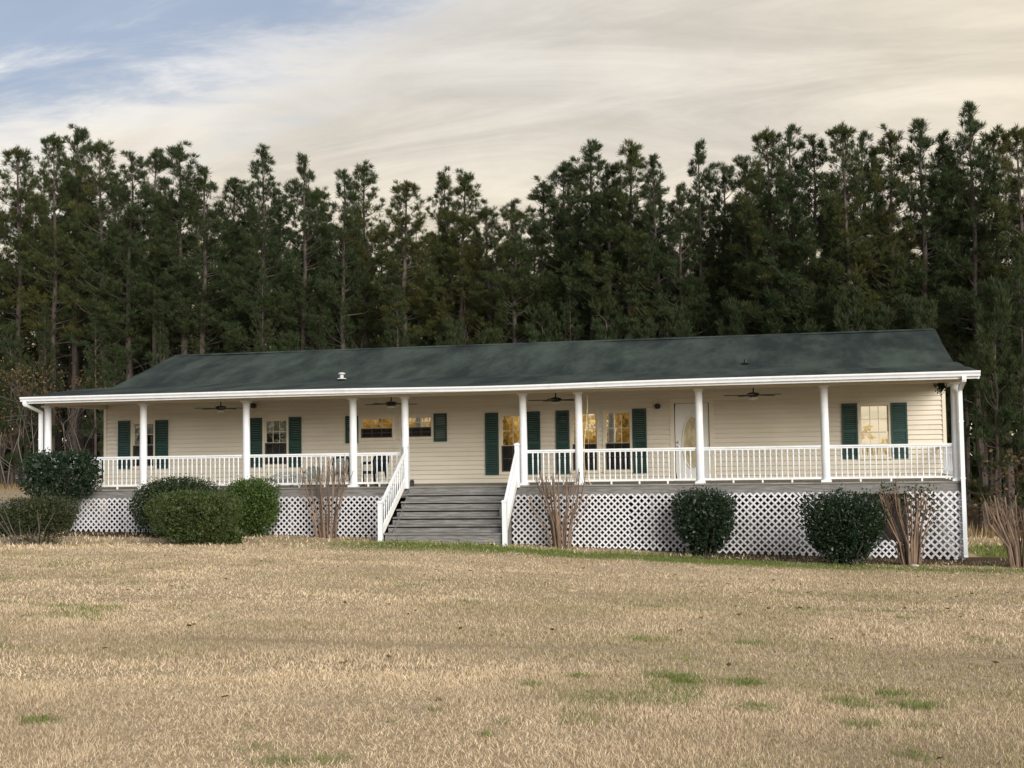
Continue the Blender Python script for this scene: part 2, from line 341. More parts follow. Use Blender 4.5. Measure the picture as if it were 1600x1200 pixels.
# ---------------------------------------------------------------- the house
COLX = [-13.648, -10.708, -7.66, -4.612, -3.173, 0.0, 1.455, 4.503, 7.551, 10.6]
COLY, COLH = 0.12, 2.346
WY = 3.11; WX0, WX1 = -13.64, 10.72; RX0, RX1 = -13.82, 11.05
EY, EZ = -0.84, 2.578; BY, BZ = 3.93, 3.093; RY, RZ = 7.97, 4.358
BACKY = 2*RY-WY
house = thing('ranch_house', 'long cream ranch house with dark roof, white columned porch and green shutters', 'house', (0, 0, 0))
def wp(px, py): p = on_y(px, py, WY); return p[0], p[2]
def rect(x0, y0, x1, y1):
    a = wp(x0, (y0+y1)/2)[0]; b = wp(x1, (y0+y1)/2)[0]; c = wp((x0+x1)/2, y0)[1]; d = wp((x0+x1)/2, y1)[1]
    return a, b, d, c                                # x0,x1,z0,z1
# openings: kind, rectangle in the wall
WIN = {
 'bed1': rect(206, 658.5, 243, 731), 'bed2': rect(412, 653.5, 451, 728.5),
 'kit1': rect(562, 650.5, 616, 687), 'kit2': rect(624.5, 648.5, 677, 685.5),
 'tall': rect(781, 646, 822, 740), 'liv1': rect(892, 642.5, 935.5, 738), 'liv2': rect(943.5, 641, 987.5, 737), 'end': rect(1341.5, 630, 1391.5, 716)}
DR = (3.633, 4.547, 0.02, 2.118)
OPEN = list(WIN.values())+[(DR[0]-0.03, DR[1]+0.03, -0.5, DR[3]+0.02)]
# inner wall with openings (grid of solid cells)
gx = sorted(set([WX0, WX1]+[v for o in OPEN for v in o[:2]])); gz = sorted(set([-0.25, 2.95]+[v for o in OPEN for v in o[2:] if v > -0.2]))
mb = MB()
for i in range(len(gx)-1):
    for j in range(len(gz)-1):
        cx, cz = (gx[i]+gx[i+1])/2, (gz[j]+gz[j+1])/2
        if any(o[0] < cx < o[1] and o[2] < cz < o[3] for o in OPEN): continue
        mb.box(gx[i], gx[i+1], WY+0.002, WY+0.14, gz[j], gz[j+1])
wall = mb.build('wall', 'siding', house)
# clapboards, cut at the openings
EXPO = 0.128; z = -0.02
while z < 2.52:
    ints = [(WX0, WX1)]
    for o in OPEN:
        if o[2]-0.05 < z+EXPO/2 < o[3]+0.05:
            new = []
            for a, b in ints:
                if o[1] <= a or o[0] >= b: new.append((a, b)); continue
                if o[0]-a > 0.03: new.append((a, o[0]-0.002))
                if b-o[1] > 0.03: new.append((o[1]+0.002, b))
            ints = new
    for a, b in ints:
        MB().prism([(WY, z+0.024), (WY-0.034, z+0.024), (WY-0.034, z+0.033), (WY-0.012, z+EXPO+0.001), (WY, z+EXPO+0.001)], None, 'x', a, b).build('siding_board', 'siding', wall)
    z += EXPO
for x in (WX0, WX1-0.09): MB().box(x, x+0.09, WY-0.044, WY-0.0345, -0.05, 2.56).build('corner_trim', 'trim', wall)
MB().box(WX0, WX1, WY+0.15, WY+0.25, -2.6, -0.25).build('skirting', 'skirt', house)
# end walls, back wall, floor inside
def roofz(y):
    y = RY-abs(y-RY) if y > RY else y
    return EZ+(y-EY)*(BZ-EZ)/(BY-EY) if y < BY else BZ+(y-BY)*(RZ-BZ)/(RY-BY)
for x0, x1 in ((WX0, WX0+0.12), (WX1-0.12, WX1)):
    poly = [(WY+0.145, -0.25), (BACKY, -0.25), (BACKY, roofz(2*RY-BACKY)-0.08), (BY+8.08-0.02, BZ-0.08), (RY, RZ-0.10), (BY, BZ-0.08), (WY+0.145, roofz(WY)-0.10)]
    ew = MB().prism(poly, None, 'x', x0, x1).build('end_wall', 'siding', house)
MB().box(WX0+0.121, WX1-0.121, BACKY-0.12, BACKY, -0.25, 2.9).build('back_wall', 'siding', house)
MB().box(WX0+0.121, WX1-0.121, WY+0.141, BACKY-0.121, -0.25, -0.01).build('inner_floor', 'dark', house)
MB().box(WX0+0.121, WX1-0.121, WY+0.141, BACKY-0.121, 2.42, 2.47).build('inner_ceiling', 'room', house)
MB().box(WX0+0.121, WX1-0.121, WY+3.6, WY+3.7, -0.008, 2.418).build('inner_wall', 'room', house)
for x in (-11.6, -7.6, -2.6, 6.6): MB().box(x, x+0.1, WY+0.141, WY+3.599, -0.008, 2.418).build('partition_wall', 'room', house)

def sash(parent, x0, x1, z0, z1, y, nx_, nz, glass, screen):
    s = MB(); r = 0.035
    s.box(x0, x1, y-0.02, y+0.02, z0, z0+r); s.box(x0, x1, y-0.02, y+0.02, z1-r, z1); s.box(x0, x0+r, y-0.02, y+0.02, z0+r, z1-r); s.box(x1-r, x1, y-0.02, y+0.02, z0+r, z1-r)
    s.build('sash', 'trim', parent)
    MB().box(x0+r, x1-r, y+0.004, y+0.008, z0+r, z1-r).build('pane', glass, parent)
    for k in range(1, nx_):
        xm = x0+r+(x1-x0-2*r)*k/nx_; MB().box(xm-0.008, xm+0.008, y-0.008, y+0.003, z0+r, z1-r).build('muntin', 'trim', parent)
    for k in range(1, nz):
        zm = z0+r+(z1-z0-2*r)*k/nz; MB().box(x0+r, x1-r, y-0.0105, y+0.002, zm-0.008, zm+0.008).build('muntin', 'trim', parent)
    if screen: MB().box(x0+0.01, x1-0.01, y-0.034, y-0.031, z0+0.01, z1-0.01).build('insect_screen', 'screen', parent)
def window(rc, split, nx_, nz_, top_glass, blind=0, curtain=None, nxl=None):
    x0, x1, z0, z1 = rc
    wdw = link('window', None, house, (0, 0, 0))
    f = MB(); t = 0.045; y0, y1 = WY-0.045, WY+0.10
    f.box(x0-0.02, x1+0.02, y0, y1, z1-t, z1+0.02); f.box(x0-0.02, x1+0.02, y0-0.02, y1, z0-0.03, z0+t)
    f.box(x0-0.02, x0+t, y0, y1, z0+t, z1-t); f.box(x1-t, x1+0.02, y0, y1, z0+t, z1-t)
    f.build('frame', 'trim', wdw)
    zm = z0+(z1-z0)*split
    sash(wdw, x0+t, x1-t, zm-0.02, z1-t, WY+0.03, nx_, nz_, top_glass, False)
    sash(wdw, x0+t, x1-t, z0+t, zm+0.02, WY-0.005, nxl or nx_, nz_, 'glass', True)
    if blind:
        n = int(blind/0.04)
        b = MB()
        for k in range(n):
            zz = z1-t-0.02-k*0.04; b.quadbox([(x0+t+.01, WY+0.08, zz-0.036), (x1-t-.01, WY+0.08, zz-0.036), (x1-t-.01, WY+0.092, zz), (x0+t+.01, WY+0.092, zz), (x0+t+.01, WY+0.078, zz-0.034), (x1-t-.01, WY+0.078, zz-0.034), (x1-t-.01, WY+0.088, zz+0.002), (x0+t+.01, WY+0.088, zz+0.002)])
        b.build('blind', 'blind', wdw)
    if curtain:
        for a, b_ in curtain:
            xa = x0+(x1-x0)*a; xb = x0+(x1-x0)*b_; n = 26; c = MB()
            v = []
            for k in range(n+1):
                u = k/n; v.append((xa+(xb-xa)*u, WY+0.22+0.03*math.sin(u*26+a*9)))
            o = 0
            for k in range(n+1):
                for zz in (z0-0.15, z1+0.05): c.v.append((v[k][0], v[k][1], zz))
            for k in range(n): c.f.append((2*k, 2*k+2, 2*k+3, 2*k+1))
            c.build('curtain', 'curtain', wdw)
    return wdw
window(WIN['bed1'], 0.48, 2, 2, 'glass', 0.34)
window(WIN['bed2'], 0.48, 3, 2, 'glass', 0.40)
window(WIN['kit1'], 0.47, 3, 2, 'glasscoat'); window(WIN['kit2'], 0.47, 3, 2, 'glasscoat')
window(WIN['tall'], 0.46, 2, 2, 'glasscoat'); window(WIN['liv1'], 0.46, 3, 2, 'glasscoat'); window(WIN['liv2'], 0.46, 3, 2, 'glasscoat')
we = window(WIN['end'], 0.47, 3, 2, 'glasscoat')
for c in we.children:
    if c.name.startswith('insect_screen'): bpy.data.objects.remove(c)
for c in we.children:
    if c.name.startswith('pane'): c.data.materials[0] = MT['glasscoat']
# shutters: louvred vinyl panels
def shutter(x0, y0, x1, y1):
    a, b, z0, z1 = rect(x0, y0, x1, y1); y = WY-0.072; r = 0.05
    s = MB(); zm = z0+(z1-z0)*0.5
    s.box(a, a+r, y, y+0.032, z0, z1); s.box(b-r, b, y, y+0.032, z0, z1)
    for u, v in ((z0, z0+0.07), (zm-0.04, zm+0.04), (z1-0.07, z1)): s.box(a+r, b-r, y+0.001, y+0.031, u, v)
    sh = s.build('shutter', 'shutter', house)
    me = MB().quadbox([(a+r, y+0.004, -0.022), (b-r, y+0.004, -0.022), (b-r, y+0.009, -0.022), (a+r, y+0.009, -0.022), (a+r, y+0.022, 0.022), (b-r, y+0.022, 0.022), (b-r, y+0.027, 0.022), (a+r, y+0.027, 0.022)]).mesh('slat', 'shutter')
    for u, v in ((z0+0.07, zm-0.04), (zm+0.04, z1-0.07)):
        n = max(1, int((v-u)/0.05))
        for k in range(n): link('slat', me, sh, (0, 0, u+(k+0.5)*(v-u)/n))
for s in ((186, 657.5, 205, 732.6), (244, 656.5, 264, 732), (391.5, 653, 410.5, 730), (452.5, 651.5, 472, 729.5), (541, 650, 560.5, 692.5), (678.5, 646, 699, 690),
          (759, 645, 779.5, 742), (824, 643, 845, 741), (869.5, 641.5, 890, 740.5), (989, 638.5, 1011, 739), (1315.8, 630.5, 1340.5, 717), (1392.5, 629, 1418, 716)): shutter(*s)
# door with an oval glass
door = link('door', None, house)
x0, x1, z0, z1 = DR; xc = (x0+x1)/2
f = MB(); f.box(x0-0.14, x0-0.018, WY-0.035, WY+0.08, -0.02, z1+0.008); f.box(x1+0.018, x1+0.14, WY-0.035, WY+0.08, -0.02, z1+0.008); f.box(x0-0.14, x1+0.14, WY-0.037, WY+0.08, z1+0.008, z1+0.13)
f.build('frame', 'trim', door)
ez, ea, eb = 1.03+0.02, 0.24, 0.70
# slab with oval hole: ring of quads between the oval and the rectangle
d = MB(); n = 48; ring = [(xc+ea*math.cos(2*math.pi*k/n), ez+eb*math.sin(2*math.pi*k/n)) for k in range(n)]
def outer(k):
    t = 2*math.pi*k/n; c, s_ = math.cos(t), math.sin(t); hx = (x1-x0)/2
    m_ = min(hx/abs(c) if abs(c) > 1e-6 else 9e9, ((z1-ez) if s_ > 0 else (ez-z0))/abs(s_) if abs(s_) > 1e-6 else 9e9)
    return (xc+c*m_, ez+s_*m_)
for k in range(n):
    d.v += [(ring[k][0], WY+0.02, ring[k][1]), (outer(k)[0], WY+0.02, outer(k)[1]), (ring[k][0], WY+0.06, ring[k][1])]
for k in range(n):
    j = (k+1) % n; d.f += [(3*k, 3*j, 3*j+1, 3*k+1), (3*k, 3*k+2, 3*j+2, 3*j)]
d.build('panel', 'door', door)
MB().tube([(xc+(ea+.02)*math.cos(2*math.pi*k/40), WY+0.012, ez+(eb+.02)*math.sin(2*math.pi*k/40)) for k in range(41)], 0.022, 6, False).build('oval_trim', 'door', door, True)
MB().prism([(xc+ea*math.cos(2*math.pi*k/n), ez+eb*math.sin(2*math.pi*k/n)) for k in range(n)], None, 'y', WY+0.042, WY+0.046).build('oval_pane', 'frosted', door)
ld = MB()
for dx in (-0.09, 0, 0.09):
    for sgn in (-1, 1): ld.bar((xc+dx-0.07*sgn, WY+0.036, ez-0.17), (xc+dx+0.07*sgn, WY+0.036, ez+0.09), 0.01, 0.01, (0, 1, 0))
ld.tube([(xc+ea*.62*math.cos(2*math.pi*k/30), WY+0.037, ez+eb*.75*math.sin(2*math.pi*k/30)) for k in range(31)], 0.006, 4, False)
ld.build('leading', 'glassgrey', door)
for zz, rr in ((0.93, 0.032), (1.06, 0.026)):
    MB().tube([(x0+0.08, WY+0.02, zz), (x0+0.08, WY-0.025, zz), (x0+0.08, WY-0.03, zz), (x0+0.08, WY-0.06, zz), (x0+0.08, WY-0.065, zz)], [rr, rr, rr*.5, rr*.9, rr*.6], 12).build('door_knob' if rr > .03 else 'deadbolt', 'steel', door, True)
MB().box(x0-0.03, x1+0.03, WY-0.06, WY+0.05, -0.0, 0.018).build('threshold', 'steel', door)
# roof: one gently sagging shell
nxr = 140; rows = [EY, 0.0, 0.8, 1.6, 2.4, 3.2, BY, 4.4, 4.9, 5.4, 5.9, 5.98, 6.4, 6.9, 7.4, RY]
V = []; 
for yy in rows:
    for i in range(nxr+1):
        x = RX0+(RX1-RX0)*i/nxr; u = i/nxr
        zz = roofz(yy)+0.018*math.sin(u*23+yy*1.1)*min(1, (yy-EY)/1.5)*(1 if yy < RY else .4)+0.06*(vnoise(x*1.3, yy, 0.9, 5)-0.5)*(1 if yy < RY else .3)+(0.02 if yy == 5.9 and vnoise(x, 0, .5, 8) > .45 else 0)*(0 if yy in (EY,) else 1)
        if yy < 1: zz -= 0.045*math.exp(-((x+0.4)/3.2)**2)
        V.append((x, yy, float(zz)))
for yy in reversed(rows[:-1]):
    for i in range(nxr+1): V.append((RX0+(RX1-RX0)*i/nxr, 2*RY-yy, roofz(yy)))
nr = 2*len(rows)-1; top = len(V); Fq = []
V += [(x, y, z_-0.07) for x, y, z_ in V]
for j in range(nr-1):
    for i in range(nxr):
        a = j*(nxr+1)+i; q = (a, a+1, a+nxr+2, a+nxr+1); Fq.append(q); Fq.append(tuple(top+k for k in reversed(q)))
for i in range(nxr):
    Fq.append((i, top+i, top+i+1, i+1)); e = (nr-1)*(nxr+1)+i; Fq.append((e, e+1, top+e+1, top+e))
for j in range(nr-1):
    a, b = j*(nxr+1), (j+1)*(nxr+1); Fq.append((a, b, top+b, top+a)); a += nxr; b += nxr; Fq.append((a, top+a, top+b, b))
r = MB(); r.v = V; r.f = Fq; roof = r.build('roof', 'roof', house, True)
k = 0; x = RX0
capm = MB().quadbox([(0, -0.14, -0.044), (0.30, -0.14, -0.044), (0.30, 0, 0.006), (0, 0, 0.006), (0, -0.14, -0.036), (0.30, -0.14, -0.030), (0.30, 0, 0.020), (0, 0, 0.014)])
capm.quadbox([(0, 0, 0.006), (0.30, 0, 0.006), (0.30, 0.14, -0.044), (0, 0.14, -0.044), (0, 0, 0.014), (0.30, 0, 0.020), (0.30, 0.14, -0.030), (0, 0.14, -0.036)])
capme = capm.mesh('ridge_cap', 'roof')
while x < RX1-0.28:
    link('ridge_cap', capme, roof, (x, RY, RZ+0.012)); x += 0.285
def on_roof(px, py):                                 # where a pixel meets the front slope
    dd = ray(px, py); t = 24/np.linalg.norm(dd)
    while True:
        p = CAM+dd*t
        if p[1] > EY and p[2] < roofz(p[1]): return p
        t += 0.02/np.linalg.norm(dd)
p = on_roof(534, 593)
MB().lathe([(0.15, 0.01), (0.12, 0.04), (0.06, 0.05), (0.06, 0.15), (0.11, 0.16), (0.11, 0.19), (0.04, 0.215)], p, 14).build('roof_vent', 'vent', roof, True)
p = on_roof(1165, 568)
MB().lathe([(0.12, 0.0), (0.10, 0.03), (0.045, 0.035), (0.045, 0.12)], p, 10).build('vent_pipe', 'black', roof, True)
# fascia, gutter, soffit, beam, ceiling
def gz_(x): return EZ-0.045*math.exp(-((x+0.4)/3.2)**2)
nseg = 30; gut = MB()
for i in range(nseg):
    a = RX0-0.01+(RX1-RX0+0.02)*i/nseg; b = RX0-0.01+(RX1-RX0+0.02)*(i+1)/nseg
    prof = [(EY+0.0, -0.135), (EY-0.075, -0.135), (EY-0.085, -0.09), (EY-0.115, -0.05), (EY-0.115, -0.012), (EY-0.10, -0.012), (EY-0.10, -0.03), (EY+0.0, -0.03)]
    o = len(gut.v); n = len(prof)
    gut.v += [(a, y, gz_(a)+z_) for y, z_ in prof]+[(b, y, gz_(b)+z_) for y, z_ in prof]
    for k in range(n): j = (k+1) % n; gut.f.append((o+k, o+n+k, o+n+j, o+j))
    if i == 0: gut.f.append(tuple(o+k for k in range(n)))
    if i == nseg-1: gut.f.append(tuple(o+n+k for k in reversed(range(n))))
gutter = gut.build('gutter', 'white', house)
MB().box(RX0, RX1, EY+0.004, EY+0.03, EZ-0.19, EZ-0.078).build('fascia', 'white', house)
for x in np.arange(RX0+0.5, RX1, 0.76): MB().box(x, x+0.02, EY-0.118, EY+0.002, gz_(x)-0.032, gz_(x)-0.027).build('gutter_strap', 'white', gutter)
MB().box(RX0+0.02, RX1-0.02, EY+0.031, -0.012, 2.425, 2.44).build('soffit', 'trim', house)
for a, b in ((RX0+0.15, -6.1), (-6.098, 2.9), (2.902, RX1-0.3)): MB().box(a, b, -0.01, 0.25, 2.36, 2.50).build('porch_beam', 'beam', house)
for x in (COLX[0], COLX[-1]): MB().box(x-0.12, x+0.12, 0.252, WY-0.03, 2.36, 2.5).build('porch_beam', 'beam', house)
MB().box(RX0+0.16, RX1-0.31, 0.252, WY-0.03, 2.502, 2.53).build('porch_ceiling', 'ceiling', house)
# rake boards on the gable edges
for x in (RX0+0.02, RX1-0.04):
    m_ = MB()
    for (ya, yb) in ((EY, BY), (BY, RY)):
        m_.quadbox([(x, ya, roofz(ya)-0.20), (x+0.019, ya, roofz(ya)-0.20), (x+0.019, yb, roofz(yb)-0.20), (x, yb, roofz(yb)-0.20), (x, ya, roofz(ya)-0.074), (x+0.019, ya, roofz(ya)-0.074), (x+0.019, yb, roofz(yb)-0.074), (x, yb, roofz(yb)-0.074)])
    m_.build('rake_board', 'white', house)
# columns
cm = MB().lathe([(0.118, 0.05), (0.118, 0.062), (0.100, 0.085), (0.104, 0.10), (0.103, 0.9), (0.092, COLH-0.07), (0.099, COLH-0.055), (0.094, COLH-0.045), (0.112, COLH-0.03)], n=20).mesh('shaft', 'white', True)
bm_ = MB().box(-0.125, 0.125, -0.125, 0.125, 0.001, 0.05).mesh('base', 'white_old'); tm_ = MB().box(-0.12, 0.12, -0.12, 0.12, COLH-0.03, COLH+0.012).mesh('capital', 'white')
for x in COLX:
    c = link('column', cm, house, (x, COLY, 0)); link('base', bm_, c); link('capital', tm_, c)
# deck: boards, rim, posts
nb = 23
for k in range(nb):
    y0 = -0.03+k*(WY-0.06+0.03)/nb
    for a, b in ((COLX[0]-0.15, -8.1), (-8.096, -2.0), (-1.996, 4.9), (4.904, COLX[-1]+0.15)):
        MB().box(a, b, y0, y0+(WY-0.03)/nb-0.006, -0.038, 0.0).build('deck_board', 'deckwood', house)
ends = [COLX[0]-0.12, -10.9, -7.2, -3.4, 0.1, 4.4, 8.0, COLX[-1]+0.12]
for a, b in zip(ends[:-1], ends[1:]): MB().box(a+0.003, b-0.003, 0.0, 0.04, -0.29, -0.042).build('rim_board', 'wood', house)
for x in (COLX[0]-0.12, COLX[-1]+0.08): MB().box(x, x+0.04, 0.042, WY-0.05, -0.29, -0.042).build('rim_board', 'wood', house)
for x in np.arange(COLX[0], COLX[-1]+0.1, 2.42):
    MB().box(x-0.05, x+0.05, 0.12, 0.22, float(g(x, 0.15))-0.1, -0.292).build('deck_post', 'wood', house)
# porch railing
bal = MB().lathe([(0.019, 0), (0.019, 0.10), (0.012, 0.13), (0.015, 0.30), (0.021, 0.52), (0.013, 0.56), (0.019, 0.60), (0.019, 0.75)], n=6).mesh('baluster', 'white')
RH = 0.90
def railing(a, b, y, along='x', xfix=0):
    P = (lambda u: (u, y, 0)) if along == 'x' else (lambda u: (xfix, u, 0))
    m_ = MB(); A, B_ = Vector(P(a)), Vector(P(b))
    m_.bar(A+Vector((0, 0, RH-0.02)), B_+Vector((0, 0, RH-0.02)), 0.075, 0.04); m_.bar(A+Vector((0, 0, RH-0.06)), B_+Vector((0, 0, RH-0.06)), 0.035, 0.038)
    rl = m_.build('railing', 'white', house)
    MB().bar(A+Vector((0, 0, 0.10)), B_+Vector((0, 0, 0.10)), 0.05, 0.05).build('bottom_rail', 'white_old', rl)
    n = max(2, round(abs(b-a)/0.137)); 
    for k in range(1, n): u = a+(b-a)*k/n; q = P(u); link('baluster', bal, rl, (q[0]+random.uniform(-.004, .004), q[1], 0.115))
    for k in range(1, 4): u = a+(b-a)*k/4; q = P(u); MB().box(q[0]-0.02, q[0]+0.02, q[1]-0.02, q[1]+0.02, 0.001, 0.074).build('rail_block', 'white_old', rl)
for i, j in ((0, 1), (1, 2), (2, 3), (3, 4), (5, 6), (6, 7), (7, 8), (8, 9)): railing(COLX[i]+0.1, COLX[j]-0.1, COLY)
railing(COLY+0.1, WY-0.05, 0, 'y', COLX[-1]); railing(COLY+0.1, WY-0.05, 0, 'y', COLX[0])
# lattice skirts
def lattice(xa, xb, ztop, y, along='x', xfix=0, drop=None, zlow=None, mat='lattice', pitch=0.158):
    """diamond lattice; bottom follows the ground"""
    if along == 'x': za, zb = (float(g(xa, y))+0.015, float(g(xb, y))+0.015)
    else: za, zb = (float(g(xfix, xa))+0.015, float(g(xfix, xb))+0.015)
    ztop_a = ztop if not zlow else zlow
    m_ = MB(); wd = 0.25*pitch
    def clip(p, d):                                  # segment of p+t*d inside the panel
        t0, t1 = -9, 9
        for nx_, nz_, c in ((1, 0, xa), (-1, 0, -xb), (0, -1, -ztop_a), (-(zb-za)/(xb-xa), 1, za-(zb-za)/(xb-xa)*xa)):
            dn = nx_*d[0]+nz_*d[1]; num = c-(nx_*p[0]+nz_*p[1])
            if abs(dn) < 1e-9:
                if num > 0: return None
                continue
            t = num/dn
            if dn > 0: t0 = max(t0, t)
            else: t1 = min(t1, t)
        return (t0, t1) if t1-t0 > 0.03 else None
    hgt = ztop_a-min(za, zb)
    for sgn, off in ((1, 0.0), (-1, -0.009)):
        u = xa-hgt-1
        k0 = math.floor((xa-hgt-1)/pitch)
        for k in range(k0, k0+int((xb-xa+2*hgt+3)/pitch)):
            p = (k*pitch+0.03, ztop_a); d_ = (0.7071, 0.7071*sgn); r_ = clip(p, d_)
            if not r_: continue
            q0 = (p[0]+d_[0]*r_[0], p[1]+d_[1]*r_[0]); q1 = (p[0]+d_[0]*r_[1], p[1]+d_[1]*r_[1])
            if along == 'x': m_.bar((q0[0], y+off, q0[1]), (q1[0], y+off, q1[1]), wd, 0.008, (0, 1, 0))
            else: m_.bar((xfix+off, q0[0], q0[1]), (xfix+off, q1[0], q1[1]), wd, 0.008, (1, 0, 0))
    return m_.build('lattice_panel', mat, house)
LT = -0.245
cuts = [-13.55, -11.3, -8.86, -6.42, -3.75]
for a, b in zip(cuts[:-1], cuts[1:]): lattice(a+0.004, b-0.004, LT, -0.012)
cuts = [-0.30, 1.32, 1.95, 2.75, 5.15, 6.85]
for a, b in zip(cuts[:-1], cuts[1:]): lattice(a+0.004, b-0.004, LT, -0.012, pitch=0.172 if a > 2.7 else 0.160)
lattice(6.854, 8.02, LT, -0.012, pitch=0.175)
lattice(9.42, 10.66, LT, -0.012, pitch=0.185)
lattice(8.1, 9.3, 0, -0.03, zlow=float(g(8.7, 0))+0.42)
lattice(0.02, 3.0, LT, 0, 'y', 10.70); lattice(0.02, 3.0, LT, 0, 'y', -13.70)
MB().box(-0.42, -0.32, -0.9, 0.0, float(g(0, 0))-0.05, -0.5).build('stair_skirt', 'wood', house)
# stairs
SX0, SX1 = -3.02, -0.18; NS = 6; RISE = 0.186; RUN = 0.262
stair = link('staircase', None, house)
for k in range(1, NS+1):
    zt = -RISE*k; y1 = -RUN*(k-1)-0.02; y0 = y1-RUN
    if k < NS+1:
        yo = 0.0
        MB().box(SX0-0.2*k/NS+random.uniform(-.012, .012), SX1+random.uniform(-.012, .012), y0-0.045, y1-0.005, zt-0.036+random.uniform(-.003, .003), zt).build('tread', 'wood', stair)
    MB().box(SX0-0.2*k/NS+0.03, SX1-0.03, y1-0.004, y1+0.016, zt+0.003, zt+RISE-0.072).build('riser', 'wood', stair)
yb = -RUN*NS-0.02
MB().box(SX0-0.17, SX1-0.03, yb-0.004, yb+0.016, -RISE*(NS+1)-0.08, -RISE*NS-0.04).build('riser', 'wood', stair)
for x in (SX0+0.002, SX1-0.042):
    MB().prism([(-0.004, -0.05), (-0.004, -0.40), (yb+0.02, -RISE*NS-0.35), (yb+0.02, -RISE*NS-0.04)], None, 'x', x+0.0, x+0.026).build('stringer', 'wood', stair)
def stair_rail(x, ytop, ybot, ztop_, zbot, flare=0.0):
    m_ = MB(); xb_ = x+flare
    m_.bar((x, ytop, ztop_), (xb_, ybot, zbot), 0.075, 0.045); rl = m_.build('stair_railing', 'white', house)
    hgt = 0.66
    MB().bar((x, ytop, ztop_-hgt-0.06), (xb_, ybot, zbot-hgt-0.06), 0.04, 0.16).build('bottom_rail', 'white_old', rl)
    x_top = x
    for x, y_, zt, zb in ((x_top, ytop, ztop_+0.10, -0.05), (xb_, ybot, zbot+0.07, float(g(xb_, ybot))-0.05)):
        MB().box(x-0.055, x+0.055, y_-0.055, y_+0.055, zb, zt).box(x-0.07, x+0.07, y_-0.07, y_+0.07, zt+0.0005, zt+0.03).prism([(x-0.05, y_-0.05), (x+0.05, y_-0.05), (x+0.05, y_+0.05), (x-0.05, y_+0.05)], None, 'z', zt+0.031, zt+0.055).build('newel_post', 'white', rl)
    n = 14
    for k in range(1, n):
        u = k/n; y_ = ytop+(ybot-ytop)*u; z_ = ztop_+(zbot-ztop_)*u-hgt-0.02
        b = link('baluster', bal, rl, (x_top+flare*u, y_, z_)); b.scale.z = (hgt)/0.75
ZB = -RISE*NS+0.80
stair_rail(SX0-0.06, -0.10, yb-0.05, 0.93, ZB-0.12, -0.21); stair_rail(SX1+0.06, -0.10, yb-0.05, 0.93, ZB-0.12)
# downspouts
def downspout(x, zbot, lean):
    pts = [(x, EY-0.05, EZ-0.13), (x, EY-0.05, EZ-0.22), (x+lean, COLY-0.20, EZ-0.40), (x+lean, COLY-0.20, zbot+0.12), (x+lean, COLY-0.20-0.02, zbot+0.06)]
    m_ = MB()
    for a, b in zip(pts[:-1], pts[1:]): m_.bar(a, b, 0.095, 0.075, (0, 1, 0.01))
    ds = m_.build('downspout', 'white', house)
    for z_ in (1.4, 0.05, zbot+0.5): MB().box(x+lean-0.06, x+lean+0.06, COLY-0.242, COLY-0.239, z_, z_+0.03).build('strap', 'white_old', ds)
downspout(COLX[-1]+0.10, float(g(10.6, 0)), 0.0); downspout(COLX[0]-0.06, float(g(-13.6, 0)), -0.03)

# ---------------------------------------------------------------- things on the porch
def fan(px, label):
    p = on_y(px, 610, 1.6); t = thing('ceiling_fan', label, 'ceiling fan', (p[0], 1.6, 2.375), random.uniform(0, 1), 'dark porch ceiling fans'); t.scale = (1.15, 1.15, 1.0)
    MB().lathe([(0.06, 0.127), (0.06, 0.09), (0.016, 0.08), (0.016, -0.06), (0.07, -0.07), (0.13, -0.09), (0.13, -0.16), (0.08, -0.18)], n=16).build('motor', 'black', t, True)
    MB().lathe([(0.05, -0.18), (0.105, -0.19), (0.11, -0.21), (0.09, -0.245), (0.03, -0.265)], n=14).build('light_globe', 'globe', t, True)
    bm2 = MB().prism([(0.10, -0.03), (0.22, -0.055), (0.62, -0.07), (0.66, -0.04), (0.66, 0.04), (0.62, 0.07), (0.22, 0.055), (0.10, 0.03)], None, 'z', -0.15, -0.132).mesh('blade', 'black')
    for k in range(5): b = link('blade', bm2, t); b.rotation_euler.z = 2*math.pi*k/5; 
fan(345, 'dark ceiling fan over blank siding between the two bedroom windows')
fan(611, 'dark ceiling fan over the wide kitchen windows beside the stairs')
fan(868, 'dark ceiling fan between the tall window and the paired windows')
fan(1177, 'dark ceiling fan over the blank wall right of the oval glass door')
def hook(px):
    p = on_y(px, 620, 0.5)
    t = MB().tube([(0, 0, 0), (0, 0, -0.07), (0.015, 0, -0.10), (0.035, 0, -0.10), (0.045, 0, -0.07)], 0.006, 6).build('plant_hook', 'white', None, True, (p[0], 0.5, 2.502))
    tag(t, 'small white plant hook hanging from the porch ceiling', 'hook', 'white plant hooks on porch ceiling')
for px in (149, 306, 465, 995, 1385): hook(px)
def lamp(px, py, label):
    x, z_ = wp(px, py); t = thing('wall_lamp', label, 'lamp', (x, WY-0.022, z_))
    MB().tube([(0, 0, 0), (0, -0.02, 0)], 0.05, 14).build('backplate', 'black', t); MB().tube([(0, -0.01, 0.03), (0, -0.07, 0.05), (0, -0.10, 0.02)], 0.012, 8).build('arm', 'black', t)
    MB().lathe([(0.03, 0.05), (0.075, 0.02), (0.085, -0.05), (0.06, -0.09), (0.02, -0.10)], (0, -0.10, 0), 12).build('lamp_shade', 'black', t, True)
lamp(1028, 633.5, 'round black wall lamp beside the oval glass door'); lamp(398.5, 633, 'small black wall lamp above shuttered bedroom window')
